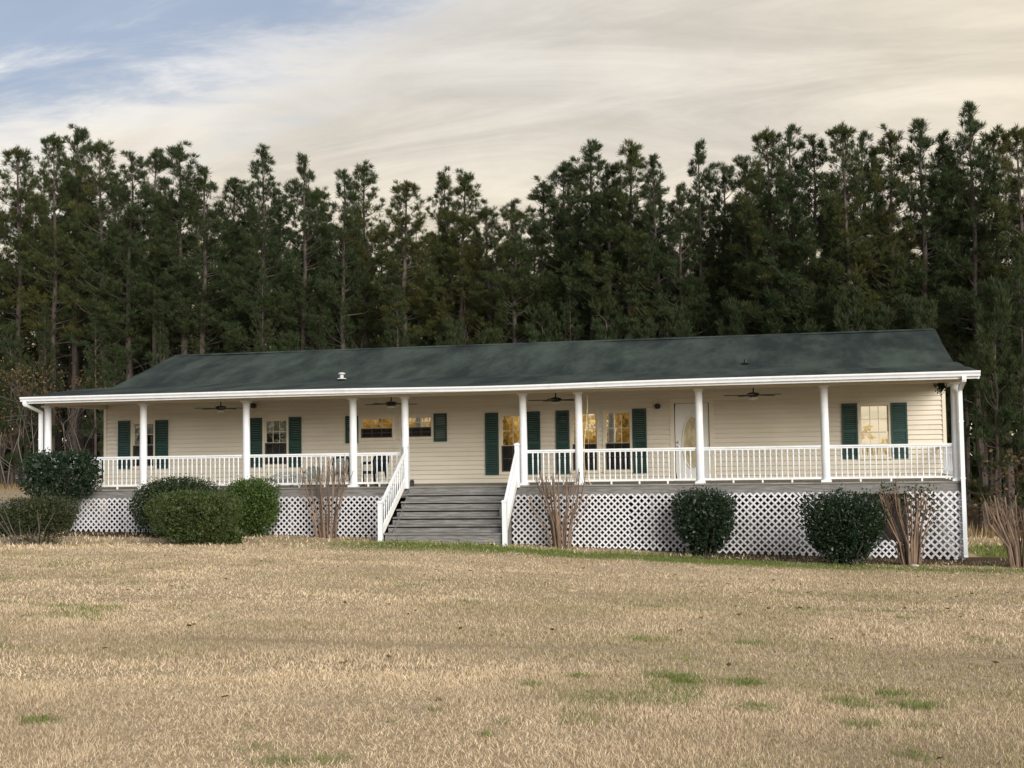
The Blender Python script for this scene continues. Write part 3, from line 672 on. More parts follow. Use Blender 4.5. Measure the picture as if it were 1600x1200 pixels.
# lantern at the stair head
t = thing('lantern', 'small black lantern on deck at head of stairs', 'lantern', (SX0+0.03, -0.01+0.1, 0.002))
MB().box(-0.05, 0.05, -0.05, 0.05, 0, 0.02).build('base', 'black', t); 
m_ = MB(); [m_.box(a-0.006, a+0.006, b-0.006, b+0.006, 0.02, 0.12) for a in (-.04, .04) for b in (-.04, .04)]; m_.build('frame', 'black', t)
MB().prism([(-0.05, 0.12), (0.05, 0.12), (0.02, 0.17), (-0.02, 0.17)], None, 'y', -0.05, 0.05).build('lid', 'black', t); MB().box(-0.033, 0.033, -0.033, 0.033, 0.021, 0.119).build('pane', 'dark', t)
# garland at the end column
c = on_y(1471, 604, 0.45); n = 260
P = np.stack([rng.normal(0, 0.06, n), rng.normal(0, 0.06, n), -np.abs(rng.normal(0.0, 0.09, n))], -1)
def leaves(P, size, ori=None, aspect=0.5, up=0.0, jitter=1.0):
    n = len(P); d = rng.normal(size=(n, 3)); 
    if ori is not None: d = d*jitter+ori
    d[:, 2] += up; d /= np.linalg.norm(d, axis=1)[:, None]
    e = np.cross(d, rng.normal(size=(n, 3))); e /= np.linalg.norm(e, axis=1)[:, None]+1e-9
    s = (size*rng.uniform(0.7, 1.3, n))[:, None]
    V = np.stack([P, P+d*s*0.5+e*s*aspect*0.5, P+d*s, P+d*s*0.5-e*s*aspect*0.5], 1).reshape(-1, 3)
    return V, np.arange(4*n).reshape(n, 4)
V_, T_ = leaves(P, 0.07, None, 0.45, -0.5)
tag(link('hanging_garland', np_mesh('hanging_garland', V_, T_, 'cornerleaf'), None, (c[0], 0.45, 2.36)), 'dark green garland hanging in the porch corner by downspout', 'garland')
# cord hanging by a column
cx = COLX[6]
tag(MB().tube([(cx+0.22, COLY+0.05, 2.358), (cx+0.23, COLY+0.02, 2.0), (cx+0.19, COLY, 1.5), (cx+0.135, COLY-0.02, 1.1), (cx+0.125, COLY-0.03, 0.6), (cx+0.16, COLY-0.1, 0.22), (cx+0.3, COLY-0.12, 0.012), (cx+0.36, COLY-0.12, -0.04)], 0.011, 6).build('straw_rope', 'rope', None, True),
    'pale straw coloured cord hanging down beside porch column near paired windows', 'cord')
# chairs
def chair(px0, px1, pyt, mat, label, Y, rz, sc_=1.0):
    p = on_y((px0+px1)/2, pyt, Y); s = (p[2])/0.86
    t = thing('patio_chair', label, 'chair', (p[0], Y, 0.001), rz); t.scale = (s*sc_, s*sc_, s)
    # local: front -y
    sm = MB(); sm.prism([(-0.25, -0.24), (0.25, -0.24), (0.235, 0.20), (-0.235, 0.20)], None, 'z', 0.385, 0.41).build('seat', mat, t)
    MB().box(-0.25, 0.25, -0.245, -0.225, 0.33, 0.395).build('apron', mat, t)
    for sx in (-1, 1):
        MB().bar((sx*0.24, -0.22, 0.0), (sx*0.27, -0.25, 0.62), 0.05, 0.035, (0, 1, 0)).build('leg', mat, t)
        MB().bar((sx*0.23, 0.28, 0.0), (sx*0.20, 0.19, 0.42), 0.05, 0.035, (0, 1, 0)).build('leg', mat, t)
        MB().tube([(sx*0.27, -0.25, 0.61), (sx*0.285, -0.1, 0.635), (sx*0.28, 0.08, 0.63), (sx*0.24, 0.24, 0.66)], [0.036, 0.042, 0.04, 0.035], 8).build('armrest', mat, t, True)
        MB().tube([(sx*0.19, 0.2, 0.40), (sx*0.235, 0.25, 0.66), (sx*0.22, 0.28, 0.78), (sx*0.13, 0.29, 0.84), (0, 0.295, 0.855)], [0.035, 0.045, 0.048, 0.048, 0.045], 8).build('back_frame', mat, t, True)
    for k, xx in enumerate((-0.125, -0.045, 0.045, 0.125)):
        MB().bar((xx*0.9, 0.20, 0.40), (xx*1.15, 0.285, 0.83), 0.075, 0.014, (0, 1, 0)).build('back_slat', mat, t)
    return t
chair(520, 551, 713, 'greenplastic', 'dark green plastic armchair on porch partly hidden by a white column', 1.3, 0.45)
chair(566, 606, 710.5, 'greenplastic', 'dark green plastic armchair on porch next to the stair railing', 1.3, -0.35)
chair(474, 500, 730, 'greyplastic', 'low grey green plastic chair on porch behind the bare canes', 1.5, 0.15, 1.25)
p = on_y(443, 737, 1.2); t = thing('overturned_chair', 'pale grey plastic chair tipped over behind railing near the shuttered window', 'chair', (p[0], 1.2, 0.002)); h = p[2]
# tipped on its front: the back shell arcs up, seat faces sideways
arc = [(-0.48+0.96*u, h*(0.35+0.65*math.sin(math.pi*(0.12+0.62*u)))) for u in np.linspace(0, 1, 14)]
m_ = MB(); m_.prism(arc+[(0.50, 0.02), (0.30, 0.0)]+[(x_*0.94, z_-0.09) for x_, z_ in reversed(arc[1:-1])], None, 'y', -0.02, 0.03); m_.build('backrest', 'paleplastic', t)
MB().prism([(-0.42, 0.01), (0.16, 0.01), (0.16, h*0.72), (-0.10, h*0.62), (-0.36, h*0.32)], None, 'y', 0.035, 0.06).build('seat', 'paleplastic', t)
for xx, tt in ((0.26, h*0.9), (0.40, h*0.80)): MB().bar((xx, 0.04, 0.005), (xx-0.02, 0.04, tt), 0.10, 0.03, (0, 1, 0)).build('leg', 'greyplastic', t)
MB().tube([(-0.44, -0.05, h*0.30), (-0.2, -0.22, h*0.45), (0.1, -0.2, h*0.55), (0.3, -0.03, h*0.6)], 0.03, 8).build('armrest', 'paleplastic', t, True)

# ---------------------------------------------------------------- shrubs
def clump(name, label, px0, px1, pyt, pyb, mat, nleaf, size, cat='shrub', flat=0.35, vase=0.0, depth=0.85, skirt=1.0, stems=10, seed=1, base=None, bumpy=0.10, bx=None, airy=0.0, twigs=0, ragged=0.0):
    rs = np.random.default_rng(seed); pc = on_ground((px0+px1)/2 if bx is None else bx, pyb) if base is None else base
    s = scale_at(pc); W = (px1-px0)/s; H = (pyb-pyt)/s*1.02
    # keep the drawn centre: shift of crown to the middle of the pixel span
    cxw = on_y((px0+px1)/2, pyb, pc[1])[0]
    z0 = float(g(cxw, pc[1])); H = (on_y((px0+px1)/2, pyt, pc[1])[2]-z0)
    t = thing(name, label, cat, (cxw, pc[1], z0-0.01))
    n = nleaf
    u = rs.normal(size=(n, 3)); u /= np.linalg.norm(u, axis=1)[:, None]
    rr = np.where(rs.random(n) < 0.72, rs.uniform(0.90, 1.0, n), rs.uniform(0.45, 0.95, n)**0.7)
    # superellipsoid with flattened top
    ex = 2.0+flat*4
    k = (np.abs(u[:, 0])**ex+np.abs(u[:, 1])**ex+np.abs(u[:, 2])**ex)**(1/ex); k = np.maximum(k, 1e-3)
    lump = 1+bumpy*(2*vnoise(np.arctan2(u[:, 1], u[:, 0])*1.6, u[:, 2]*2.2, 1.7, seed)-1)+0.5*bumpy*(2*vnoise(np.arctan2(u[:, 1], u[:, 0])*5, u[:, 2]*6, 1.5, seed+3)-1)
    q = u/k[:, None]*(rr*lump)[:, None]
    lo = 0.0 if skirt >= 1 else (1-skirt)
    zz = q[:, 2]*0.5+0.5; zz = lo+(1-lo)*zz
    shrink = 1-vase*(1-np.clip(zz, 0, 1))**1.2
    P = np.stack([q[:, 0]*W/2*shrink, q[:, 1]*W/2*depth*shrink, np.clip(zz, 0.02, 2)*H], -1)
    if airy:
        keep = vnoise(P[:, 0]*4+P[:, 1]*3, P[:, 2]*4, 1.2, seed+9) > airy*(1.1-zz); P = P[keep]; u = u[keep]
    low = np.clip((P[:, 2]/H-ragged)/0.25, 0, 1); keep = rs.random(len(P)) < 0.25+0.75*low; P = P[keep]; u = u[keep]
    ns_ = int(len(P)*0.05); si = rs.integers(0, len(P), ns_); sprig = rs.uniform(0.02, 0.12, ns_)[:, None]*(u[si]+np.array([0, 0, .6])); P[si] = P[si]+sprig
    nc = int(n*0.35); uc = rs.normal(size=(nc, 3)); uc /= np.linalg.norm(uc, axis=1)[:, None]; kc = (np.abs(uc)**ex).sum(1)**(1/ex)
    qc = uc/kc[:, None]*rs.uniform(0.35, 0.86, nc)[:, None]; zc = lo+(1-lo)*(qc[:, 2]*.5+.5); sh_ = 1-vase*(1-zc)**1.2
    qc[:, 2] = qc[:, 2]*(1-0.6*(qc[:, 2] < 0)*(ragged > 0.2)); zc = lo+(1-lo)*(qc[:, 2]*.5+.5); sh_ = 1-vase*(1-zc)**1.2
    Pc = np.stack([qc[:, 0]*W/2*sh_, qc[:, 1]*W/2*depth*sh_, np.clip(zc, .02, 2)*H], -1)
    if airy: Pc = Pc[: nc//3]; uc = uc[: nc//3]
    big_leaf = np.r_[np.ones(len(P)), np.full(len(Pc), 2.4)]; P = np.concatenate([P, Pc]); u = np.concatenate([u, uc])
    nn = len(P); d = rs.normal(size=(nn, 3))*0.8+u*0.8+np.array([0, 0, 0.35]); d /= np.linalg.norm(d, axis=1)[:, None]
    e = np.cross(d, rs.normal(size=(nn, 3))); e /= np.linalg.norm(e, axis=1)[:, None]
    sz = (size*big_leaf*rs.uniform(0.6, 1.4, nn))[:, None]
    V = np.stack([P, P+d*sz*.5+e*sz*.28, P+d*sz, P+d*sz*.5-e*sz*.28], 1).reshape(-1, 3)
    link('foliage', np_mesh('foliage', V, np.arange(4*nn).reshape(nn, 4), mat), t)
    for k_ in range(stems):
        a = rs.uniform(0, 6.28); r_ = rs.uniform(0.25, 0.8); tip = Vector((math.cos(a)*W*.5*r_, math.sin(a)*W*.5*depth*r_, H*rs.uniform(.6, .9)))
        b0 = Vector((math.cos(a)*0.10*W, math.sin(a)*0.08*W, -0.02)); mid = b0.lerp(tip, 0.5)+Vector((rs.normal(0, .04), rs.normal(0, .04), -0.03*H))
        MB().tube([b0, mid, tip], [0.020, 0.014, 0.006], 5).build('stem', 'twig', t, True)
    for k_ in range(twigs):
        a = rs.uniform(-2.9, -0.4); x_ = rs.uniform(-.42, .35)*W
        b0 = Vector((x_*0.5, -W*.5*depth*.6, 0.0)); tip = Vector((x_*rs.uniform(0.9, 1.6), -W*.5*depth*rs.uniform(.85, 1.02), H*rs.uniform(.35, .85)))
        MB().tube([b0, b0.lerp(tip, .5)+Vector((rs.normal(0, .05), -.05, rs.normal(0, .05))), tip], [0.012, 0.009, 0.004], 4).build('stem', 'palebark', t)
    return t
pb = on_ground(280, 838)
clump('evergreen_shrub', 'loose dark leafy shrub with bare stems below in front of the end downspout', 33, 157, 709, 838, 'holly', 5200, 0.085, flat=0.5, vase=0.45, skirt=0.58, stems=26, seed=3, bumpy=0.16, airy=0.35, base=on_ground(105, 834), depth=0.6)
clump('clipped_shrub', 'low dark rounded shrub with pale bare twigs on its front, beside the leafy shrub', 2, 121, 779, 851, 'yew', 10500, 0.045, flat=0.4, vase=0.42, seed=4, bumpy=0.16, ragged=0.25, twigs=13, stems=6)
clump('clipped_shrub', 'low green shrub half hidden behind the twiggy rounded shrub near the plank', -50, 24, 796, 845, 'yew', 5200, 0.05, flat=0.3, seed=5, base=on_ground(-10, 839))
clump('clipped_shrub', 'large dark domed shrub behind the olive green rounded shrub', 202, 354, 746, 838, 'box', 15500, 0.045, flat=0.12, seed=6, bumpy=0.08, base=on_ground(278, 838), depth=0.6)
clump('clipped_shrub', 'broad olive green rounded shrub in front of the dark domed shrub', 225, 381, 768, 851, 'boxmid', 16500, 0.042, flat=0.40, vase=0.34, seed=8, bumpy=0.08, ragged=0.12, depth=0.7)
clump('clipped_shrub', 'bright green rounded shrub beside the bare canes on the lattice side of stairs', 350, 438, 750, 838, 'boxlight', 9500, 0.05, flat=0.34, vase=0.24, seed=9, bumpy=0.13, ragged=0.15)
clump('weed_clump', 'small leafy weed clump at the foot of the olive green shrub', 327, 379, 829, 850, 'boxmid', 900, 0.06, 'weeds', seed=10, bumpy=0.3, stems=3)
clump('holly_shrub', 'dark holly shrub with narrow base in front of lattice below the door', 1046, 1157, 768, 868, 'holly', 10500, 0.05, flat=0.38, vase=0.50, seed=11, bumpy=0.14, stems=20, ragged=0.20)
clump('holly_shrub', 'larger dark holly shrub in front of the open gap in the lattice', 1252, 1388, 773, 883, 'holly', 13500, 0.05, flat=0.32, vase=0.42, seed=12, bumpy=0.16, stems=24, ragged=0.18)
def canes(label, px0, px1, pyt, pyb, pxb0, pxb1, n, seed, leafy=0, rad=0.016):
    rs = np.random.default_rng(seed); pc = on_ground((pxb0+pxb1)/2, pyb)
    if pc[1] > -0.62: q_ = on_y((pxb0+pxb1)/2, pyb, -0.62); pc = np.array([q_[0], -0.62, float(g(q_[0], -0.62))])
    s = scale_at(pc); z0 = float(g(pc[0], pc[1]))
    t = thing('bare_shrub', label, 'shrub', (pc[0], pc[1], z0-0.02), 0, 'cut back bare cane shrubs')
    H = on_y((px0+px1)/2, pyt, pc[1])[2]-z0; tips = []
    cb = (pxb0+pxb1)/2
    for k in range(n):
        u = (k+0.5)/n+rs.normal(0, .03); d_ = rs.uniform(-1, 1)
        xb = (pxb0+(pxb1-pxb0)*u-cb)/s*0.9; xt = (px0+(px1-px0)*u-cb)/s
        yb_ = d_*0.13; yt = d_*0.42
        ht = H*rs.uniform(0.68, 0.98)*(1-0.10*abs(2*u-1)); a = Vector((xb, yb_, 0)); b = Vector((xt, yt, ht))
        m1 = a.lerp(b, .33)+Vector((-0.16*(xt-xb)+rs.normal(0, .02), rs.normal(0, .02), 0.0)); m2 = a.lerp(b, .68)+Vector((rs.normal(0, .045), rs.normal(0, .03), 0))
        r0 = rad*rs.uniform(0.8, 1.35)
        MB().tube([a, m1, m2, b], [r0*1.25, r0, r0*.8, r0*.62], 6).build('cane', 'cane', t, True); tips.append(b)
        for _ in range(2):
            a_ = m2.lerp(b, rs.uniform(0, .9)); b_ = a_+Vector((rs.normal(0, .10), rs.normal(0, .08), rs.uniform(.08, .34))); MB().tube([a_, a_.lerp(b_, .5)+Vector((rs.normal(0, .02), 0, 0)), b_], [r0*.35, r0*.28, r0*.2], 4).build('twig', 'cane', t)
        if rs.random() < 0.55:
            b2 = b+Vector((rs.normal(0, .13), rs.normal(0, .08), rs.uniform(-.25, 0.02))); MB().tube([m2, m2.lerp(b2, .5)+Vector((0.02, 0, -.02)), b2], [r0*.6, r0*.5, r0*.4], 5).build('cane', 'cane', t, True); tips.append(b2)
    if leafy:
        P = np.array([np.array(b)+rs.normal(0, (.07, .07, .06)) for b in tips for _ in range(leafy)])
        V_, T_ = leaves(P, 0.075, None, 0.5, 0.4); link('foliage', np_mesh('foliage', V_, T_, 'yew'), t)
    return t
canes('thin bare brown canes in front of lattice between green shrub and stairs', 462, 552, 702, 838, 490, 530, 26, 21, 0, 0.016)
canes('dense vase of bare brown canes in front of lattice just right of stairs', 832, 920, 718, 852, 862, 892, 30, 22, 0, 0.016)
canes('bare canes topped with small green leaves by the lattice gap near corner downspout', 1368, 1462, 742, 884, 1408, 1438, 46, 23, 7, 0.013)
canes('thick pale bare canes standing in the yard past the house corner', 1540, 1642, 756, 888, 1578, 1612, 24, 24, 0, 0.022)

# ---------------------------------------------------------------- small things by the house
def rock(px, py, label, s, mat='stone', name='stone', squash=0.5, seed=0):
    p = on_ground(px, py); bm = bmesh.new(); bmesh.ops.create_icosphere(bm, subdivisions=2, radius=s); rs = random.Random(seed)
    for v in bm.verts: v.co *= 1+rs.uniform(-.18, .18); v.co.z *= squash
    me = bpy.data.meshes.new(name); bm.to_mesh(me); bm.free(); me.materials.append(MT[mat])
    return tag(link(name, me, None, (p[0], p[1], p[2]+s*squash*0.5)), label, 'stone')
rock(1429, 886, 'small white stone on the grass below the leaf topped canes', 0.085, seed=1)
rock(994, 862, 'flat white stone lying at the lattice foot between two shrubs', 0.08, squash=0.25, seed=2)
rock(1216, 861, 'flat pale stone at lattice foot between the two holly shrubs', 0.10, squash=0.3, seed=3)
rock(325, 848, 'small grey brown stone at the foot of the olive green shrub', 0.09, 'skirt', seed=4)
# wooden walk/ramp leading up to the porch end
a = on_ground(-60, 822); b = np.array([COLX[0]-0.5, 0.6, -0.45])
pl = thing('wooden_ramp', 'weathered wooden ramp rising past shrubs toward the porch end', 'ramp', (0, 0, 0))
A = Vector(on_y(-70, 795, 0.6)); Bv = Vector(on_y(52, 778, 0.6))
for k in range(7):
    o = Vector((0, k*0.155, 0)); MB().bar(A+o, Bv+o, 0.148, 0.038).build('plank', 'deckwood', pl)
MB().bar(A+Vector((0, -0.08, -0.10)), Bv+Vector((0, -0.08, -0.10)), 0.04, 0.15).build('side_board', 'wood', pl)
for u in (0.05, 0.5, 0.95):
    q = A.lerp(Bv, u)
    for yo in (-0.03, 0.9): MB().box(q.x-0.045, q.x+0.045, q.y+yo, q.y+yo+0.09, float(g(q.x, q.y))-0.1, q.z-0.03).build('post', 'wood', pl)

# ---------------------------------------------------------------- pines
def pine_mesh(seed, H, base, R, mat, dens=1.0):
    rs = np.random.default_rng(seed); tr = MB()
    n = 9; bend = rs.normal(0, .10, (n+1, 2)).cumsum(0)*0.5; bend[0] = 0
    pts = [Vector((bend[i, 0], bend[i, 1], H*i/n)) for i in range(n+1)]
    r0 = 0.0085*H+0.02; tr.tube(pts, [r0*(1-i/n)**0.8+0.012 for i in range(n+1)], 8)
    def at(z_):
        u = min(max(z_/H*n, 0), n-1e-6); i = int(u); return pts[i].lerp(pts[i+1], u-i)
    C = []; Dr = []; z_ = H*base; 
    # dead snags below the crown
    for _ in range(10):
        zz = rs.uniform(0.05, max(base, 0.12))*H; a = rs.uniform(0, 6.28); l = rs.uniform(.4, 1.5); p = at(zz)
        tr.tube([p, p+Vector((math.cos(a)*l, math.sin(a)*l, rs.uniform(-.15, .25)*l))], [0.02, 0.006], 3, False)
    while z_ < H-0.25:
        u = (z_-H*base)/(H*(1-base)); prof = (0.75+0.3*u/0.3 if u < 0.3 else 1.05)*(1-u)**0.62
        k = rs.integers(3, 6); prof *= 0.72+0.46*rs.random(); sparse = 1.25-0.25*ss((u-0.45)/0.4)
        for j in range(k):
            if u < 0.2 and rs.random() < 0.25: continue
            a = rs.uniform(0, 6.28); l = R*prof*rs.uniform(0.5, 1.2)+0.07; el = rs.uniform(0.0, 0.45)+0.50*u
            p = at(z_+rs.uniform(-.15, .15)); d0 = Vector((math.cos(a)*math.cos(el), math.sin(a)*math.cos(el), math.sin(el)))
            m1 = p+d0*l*.55+Vector((0, 0, -0.03*l)); tip = p+d0*l+Vector((0, 0, 0.16*l))
            tr.tube([p, m1, tip], [0.010+0.012*l, 0.006+.006*l, 0.004], 3, False)
            nt_ = max(2, int((2.6+l*7.6)*dens*sparse))
            for q in range(nt_):
                w_ = 1-0.72*rs.random()**1.3 if q else 1.0
                b0 = p.lerp(m1, w_/.55) if w_ < .55 else m1.lerp(tip, (w_-.55)/.45)
                sl = (l*0.34*(1.15-w_)+0.10)*rs.uniform(.3, 1.3) if q else 0.03
                sa = rs.normal(size=3); sa[2] = abs(sa[2])*.6; sa /= np.linalg.norm(sa)
                dd = Vector(sa)*0.75+d0*0.7; dd.normalize(); c = b0+dd*sl
                C.append(c); Dr.append(dd*0.55+Vector((0, 0, 0.75)))
        z_ += rs.uniform(0.20, 0.46)*(1.15-0.35*u)
    for q in range(14):                                   # leader candles
        C.append(at(H-0.05*q-.05)+Vector((rs.normal(0, .03), rs.normal(0, .03), 0))); Dr.append(Vector((0, 0, 1.4)))
    C = np.array(C); Dr = np.array(Dr); m = 22; N_ = len(C)*m
    P = np.repeat(C, m, 0); D = np.repeat(Dr, m, 0)+rs.normal(0, .52, (N_, 3)); D /= np.linalg.norm(D, axis=1)[:, None]
    e = np.cross(D, rs.normal(size=(N_, 3))); e /= np.linalg.norm(e, axis=1)[:, None]+1e-9
    ln = rs.uniform(.15, .30, N_)[:, None]; wd = rs.uniform(.016, .028, N_)[:, None]
    P = P+D*ln*0.05
    V = np.stack([P-e*wd*.35, P+D*ln*.6+e*wd*.5, P+D*ln-e*wd*0.2], 1).reshape(-1, 3)
    return tr.mesh('trunk', 'bark', True), np_mesh('crown', V, np.arange(3*N_).reshape(N_, 3), mat)
KINDS = [  # seed, height, crown base, crown radius, material, density, label
 (31, 15.0, 0.38, 1.95, 'pine0', 1.0, 'tall full crowned pine at the wood behind the house'),
 (32, 15.0, 0.46, 1.7, 'pine0', 0.85, 'tall slim pine with open airy crown at the wood behind the house'),
 (33, 15.0, 0.28, 2.0, 'pine1', 1.0, 'tall pine with foliage reaching low down its trunk at the wood edge'),
 (34, 15.0, 0.58, 1.5, 'pine0', 0.8, 'tall pine with long bare trunk and short crown in the wood'),
 (35, 15.0, 0.42, 1.8, 'pine1', 1.05, 'tall dark pointed pine at the wood behind the house'),
 (36, 15.0, 0.34, 1.9, 'pine1', 0.9, 'tall pine with ragged broken crown at the wood behind the house'),
 (38, 15.0, 0.36, 1.9, 'pine0', 1.1, 'tall pine with narrow pointed crown at the wood behind the house'),
 (39, 15.0, 0.34, 2.1, 'pine1', 1.0, 'tall broad pine with drooping lower limbs at the wood edge'),
 (40, 15.0, 0.46, 1.7, 'pine1', 0.9, 'tall lean pine with high green crown in the wood'),
 (37, 6.5, 0.10, 1.7, 'pine1', 1.25, 'young bushy pine below the tall ones at the wood edge')]
PM = [pine_mesh(*k[:6]) for k in KINDS]
def pine(kind, x, y, h, rz, wide=1.0):
    t = thing('pine_tree', KINDS[kind][6], 'tree', (x, y, float(g(x, y))-0.05), rz, 'pines of the wood: '+KINDS[kind][6].split(' at ')[0].split(' in the')[0].split(' below')[0])
    s = h/KINDS[kind][1]; t.scale = (s*wide, s*wide, s)
    link('trunk', PM[kind][0], t); link('crown', PM[kind][1], t)
# treetops along the skyline of the photograph (pixel x, pixel y of the top)
TOPS = [(-25, 262), (32, 238), (84, 218), (121, 205), (165, 228), (205, 250), (248, 240), (284, 234), (318, 268), (362, 286), (412, 241), (474, 250), (505, 300), (533, 272), (572, 263), (628, 288),
        (690, 276), (731, 278), (766, 330), (802, 322), (850, 292), (885, 262), (921, 230), (950, 262), (992, 232), (1026, 252), (1062, 300), (1092, 234), (1128, 268), (1163, 252), (1199, 212), (1232, 208), (1270, 226), (1313, 204), (1345, 218), (1392, 214), (1435, 198), (1474, 222), (1513, 172), (1555, 212), (1590, 208), (1640, 214)]
rs = random.Random(5)
for i, (px, py) in enumerate(TOPS):
    dep = rs.choice((1.2, 2.6, 4.2))
    Y = 20.0
    for _ in range(8):
        p = on_y(px, py, Y); Y = float(treeline(p[0]))+dep
    p = on_y(px, py, Y); h = p[2]-float(g(p[0], Y))+0.15
    pine(rs.choice((0, 1, 2, 4, 5, 6, 7, 8)), p[0], Y, h, rs.uniform(0, 6.28), rs.uniform(.92, 1.28))
# the rows behind, a little lower where the skyline dips
sky_x = [on_y(a, b, 22)[0] for a, b in TOPS]; 
for r_ in range(1, 10):
    x = -34-r_*1.6+rs.uniform(0, 2)
    while x < 19+r_*0.9:
        y = float(treeline(x))+1.5+r_*2.9+rs.uniform(-1.1, 1.1); xx = x+rs.uniform(-.8, .8)
        # stay under the skyline: height of the ray through the local top, minus a margin
        d_ = np.array([xx, y, 0])-CAM; u = 800+F*(d_@AX[0])/(d_@AX[2])
        top_py = np.interp(u, [a for a, b in TOPS], [b for a, b in TOPS])+(rs.uniform(15, 95) if r_ < 3 else rs.uniform(60, 190))
        h = min(on_y(u, top_py, y)[2]-float(g(xx, y)), 17.5)
        pine(rs.choice((0, 1, 3, 6, 5, 4, 7, 8)) if r_ < 4 else rs.choice((3, 1, 8, 4)), xx, y, h, rs.uniform(0, 6.28), rs.uniform(.85, 1.1))
        x += rs.uniform(2.3, 3.6)+r_*0.13
# the wood goes on past both sides of the picture
for x0_, x1_, nrow in ((-64, -36, 3), (20, 32, 2)):
    for r_ in range(nrow):
        x = x0_+rs.uniform(0, 2)
        while x < x1_:
            y = float(treeline(x))+1.2+r_*3.2+rs.uniform(-.8, .8); pine(rs.choice((0, 1, 2, 4, 5, 6, 7, 8)), x, y, rs.uniform(12.5, 16.5), rs.uniform(0, 6.28), rs.uniform(.9, 1.2)); x += rs.uniform(2.2, 3.6)
for px, py in ((20, 505), (70, 470), (150, 470), (175, 540), (250, 470), (410, 420), (455, 520), (500, 430), (620, 450), (700, 500), (760, 520), (840, 480), (890, 450), (940, 470), (1010, 500), (1060, 480), (1140, 470), (1210, 500), (1262, 470), (1330, 450), (1380, 480), (1440, 470), (1545, 440), (1590, 400)):
    Y = 18.0
    for _ in range(8): p = on_y(px, py, Y); Y = float(treeline(p[0]))+rs.uniform(-0.6, 0.6)
    p = on_y(px, py, Y); h = p[2]-float(g(p[0], Y))
    pine(9 if h < 8.5 else 2, p[0], Y, h, rs.uniform(0, 6.28), rs.uniform(.6, .85) if h > 5 else 1.0)
# depth of the wood: one mass of far trunks and needles
n = 70000; P = np.stack([rng.uniform(-110, 60, n), np.zeros(n), rng.uniform(0, 1, n)**1.1*12], -1); P[:, 1] = treeline(P[:, 0])+rng.uniform(31, 44, n); P[:, 2] *= 0.55+0.9*vnoise(P[:, 0], P[:, 1], .35, 70); P[:, 2] += g(P[:, 0], P[:, 1])
V_, T_ = leaves(P, 0.85, None, 0.55)
o = link('far_wood', np_mesh('far_wood', V_, T_, 'pine1')); o['kind'] = 'stuff'; tag(o, 'dark mass of far foliage deep inside the pine wood', 'wood')

# bare saplings and brown brush along the wood edge
def bare_tree(label, px, pyt, Yoff, seed, leafn=0, name='bare_sapling', grp='bare saplings at the wood edge', spread=1.0, mat='palebark'):
    rs_ = np.random.default_rng(seed); Y = 15.0
    for _ in range(8): p = on_y(px, pyt, Y); Y = float(treeline(p[0]))+Yoff
    p = on_y(px, pyt, Y); z0 = float(g(p[0], Y)); H = p[2]-z0
    t = thing(name, label, 'tree', (p[0], Y, z0-0.03), 0, grp); m_ = MB(); tips = []
    def grow(a, d, l, r_, lev):
        b = a+d*l; m_.tube([a, a.lerp(b, .5)+Vector(rs_.normal(0, .05*l, 3)), b], [r_, r_*.8, r_*.55], 5 if lev == 0 else 3, False)
        if lev >= 3: tips.append(b); return
        for k in range(rs_.integers(2, 5)):
            u = rs_.uniform(.35, 1.0); dd = d+Vector(rs_.normal(0, .5*spread, 3)); dd.z = max(dd.z, -.05); dd.normalize(); grow(a.lerp(b, u), dd, l*rs_.uniform(.45, .75), r_*.5, lev+1)
    for k in range(rs_.integers(1, 3)): grow(Vector((0, 0, 0)), Vector((rs_.normal(0, .14), rs_.normal(0, .14), 1)).normalized(), H*0.55, 0.035, 0)
    m_.build('trunk', mat, t)
    if leafn and tips:
        P = np.array([np.array(b)+rs_.normal(0, .22, 3) for b in tips for _ in range(leafn)]); V_, T_ = leaves(P, 0.13, None, .6); link('crown', np_mesh('crown', V_, T_, 'brownleaf'), t)
for i, (px, py) in enumerate(((682, 478), (720, 500), (330, 560), (455, 500), (130, 600), (560, 480), (1000, 500), (250, 520))):
    bare_tree('thin pale bare sapling standing at the wood edge', px, py, -0.8, 60+i)
for i, (px, py, q) in enumerate(((45, 555, 9), (95, 575, 9), (12, 600, 8), (-20, 560, 9))):
    bare_tree('scrubby young oak keeping brown leaves at the wood edge', px, py, -1.2, 80+i, q, 'scrub_oak', 'brown leaved oaks at the wood edge', 1.1)
for i, (px, py) in enumerate(((1535, 720), (1572, 705), (1600, 720))):
    bare_tree('low tangled bare brush at the wood edge beyond the house corner', px, py, -0.9, 95+i, 3, 'brush', 'bare brush at the wood edge past the corner', 1.5, 'twig')

# trees behind the photographer: they show in the window glass
def broad_tree(name, label, grp, x, y, H, R, mat, seed, nl):
    rs_ = np.random.default_rng(seed); t = thing(name, label, 'tree', (x, y, float(g(x, y))-0.05), 0, grp); m_ = MB(); C = []
    m_.tube([(0, 0, 0), (0.1, 0, H*.3), (0, .1, H*.6)], [.28, .22, .12], 8)
    for k in range(16):
        a = rs_.uniform(0, 6.28); el = rs_.uniform(.1, 1.2); l = R*rs_.uniform(.6, 1.0); p = Vector((0, 0, H*rs_.uniform(.12, .55))); q = p+Vector((math.cos(a)*math.cos(el), math.sin(a)*math.cos(el), math.sin(el)))*l
        m_.tube([p, p.lerp(q, .5)+Vector((0, 0, -.2)), q], [.09, .06, .02], 5, False); C += [np.array(p.lerp(q, rs_.uniform(.4, 1.1))) for _ in range(5)]
    m_.build('trunk', 'bark', t)
    C = np.array(C); P = C[rs_.integers(0, len(C), nl)]+rs_.normal(0, R*.18, (nl, 3)); P[:, 2] = np.maximum(P[:, 2], .1)
    V_, T_ = leaves(P, 0.34, None, .6); link('crown', np_mesh('crown', V_, T_, mat), t)
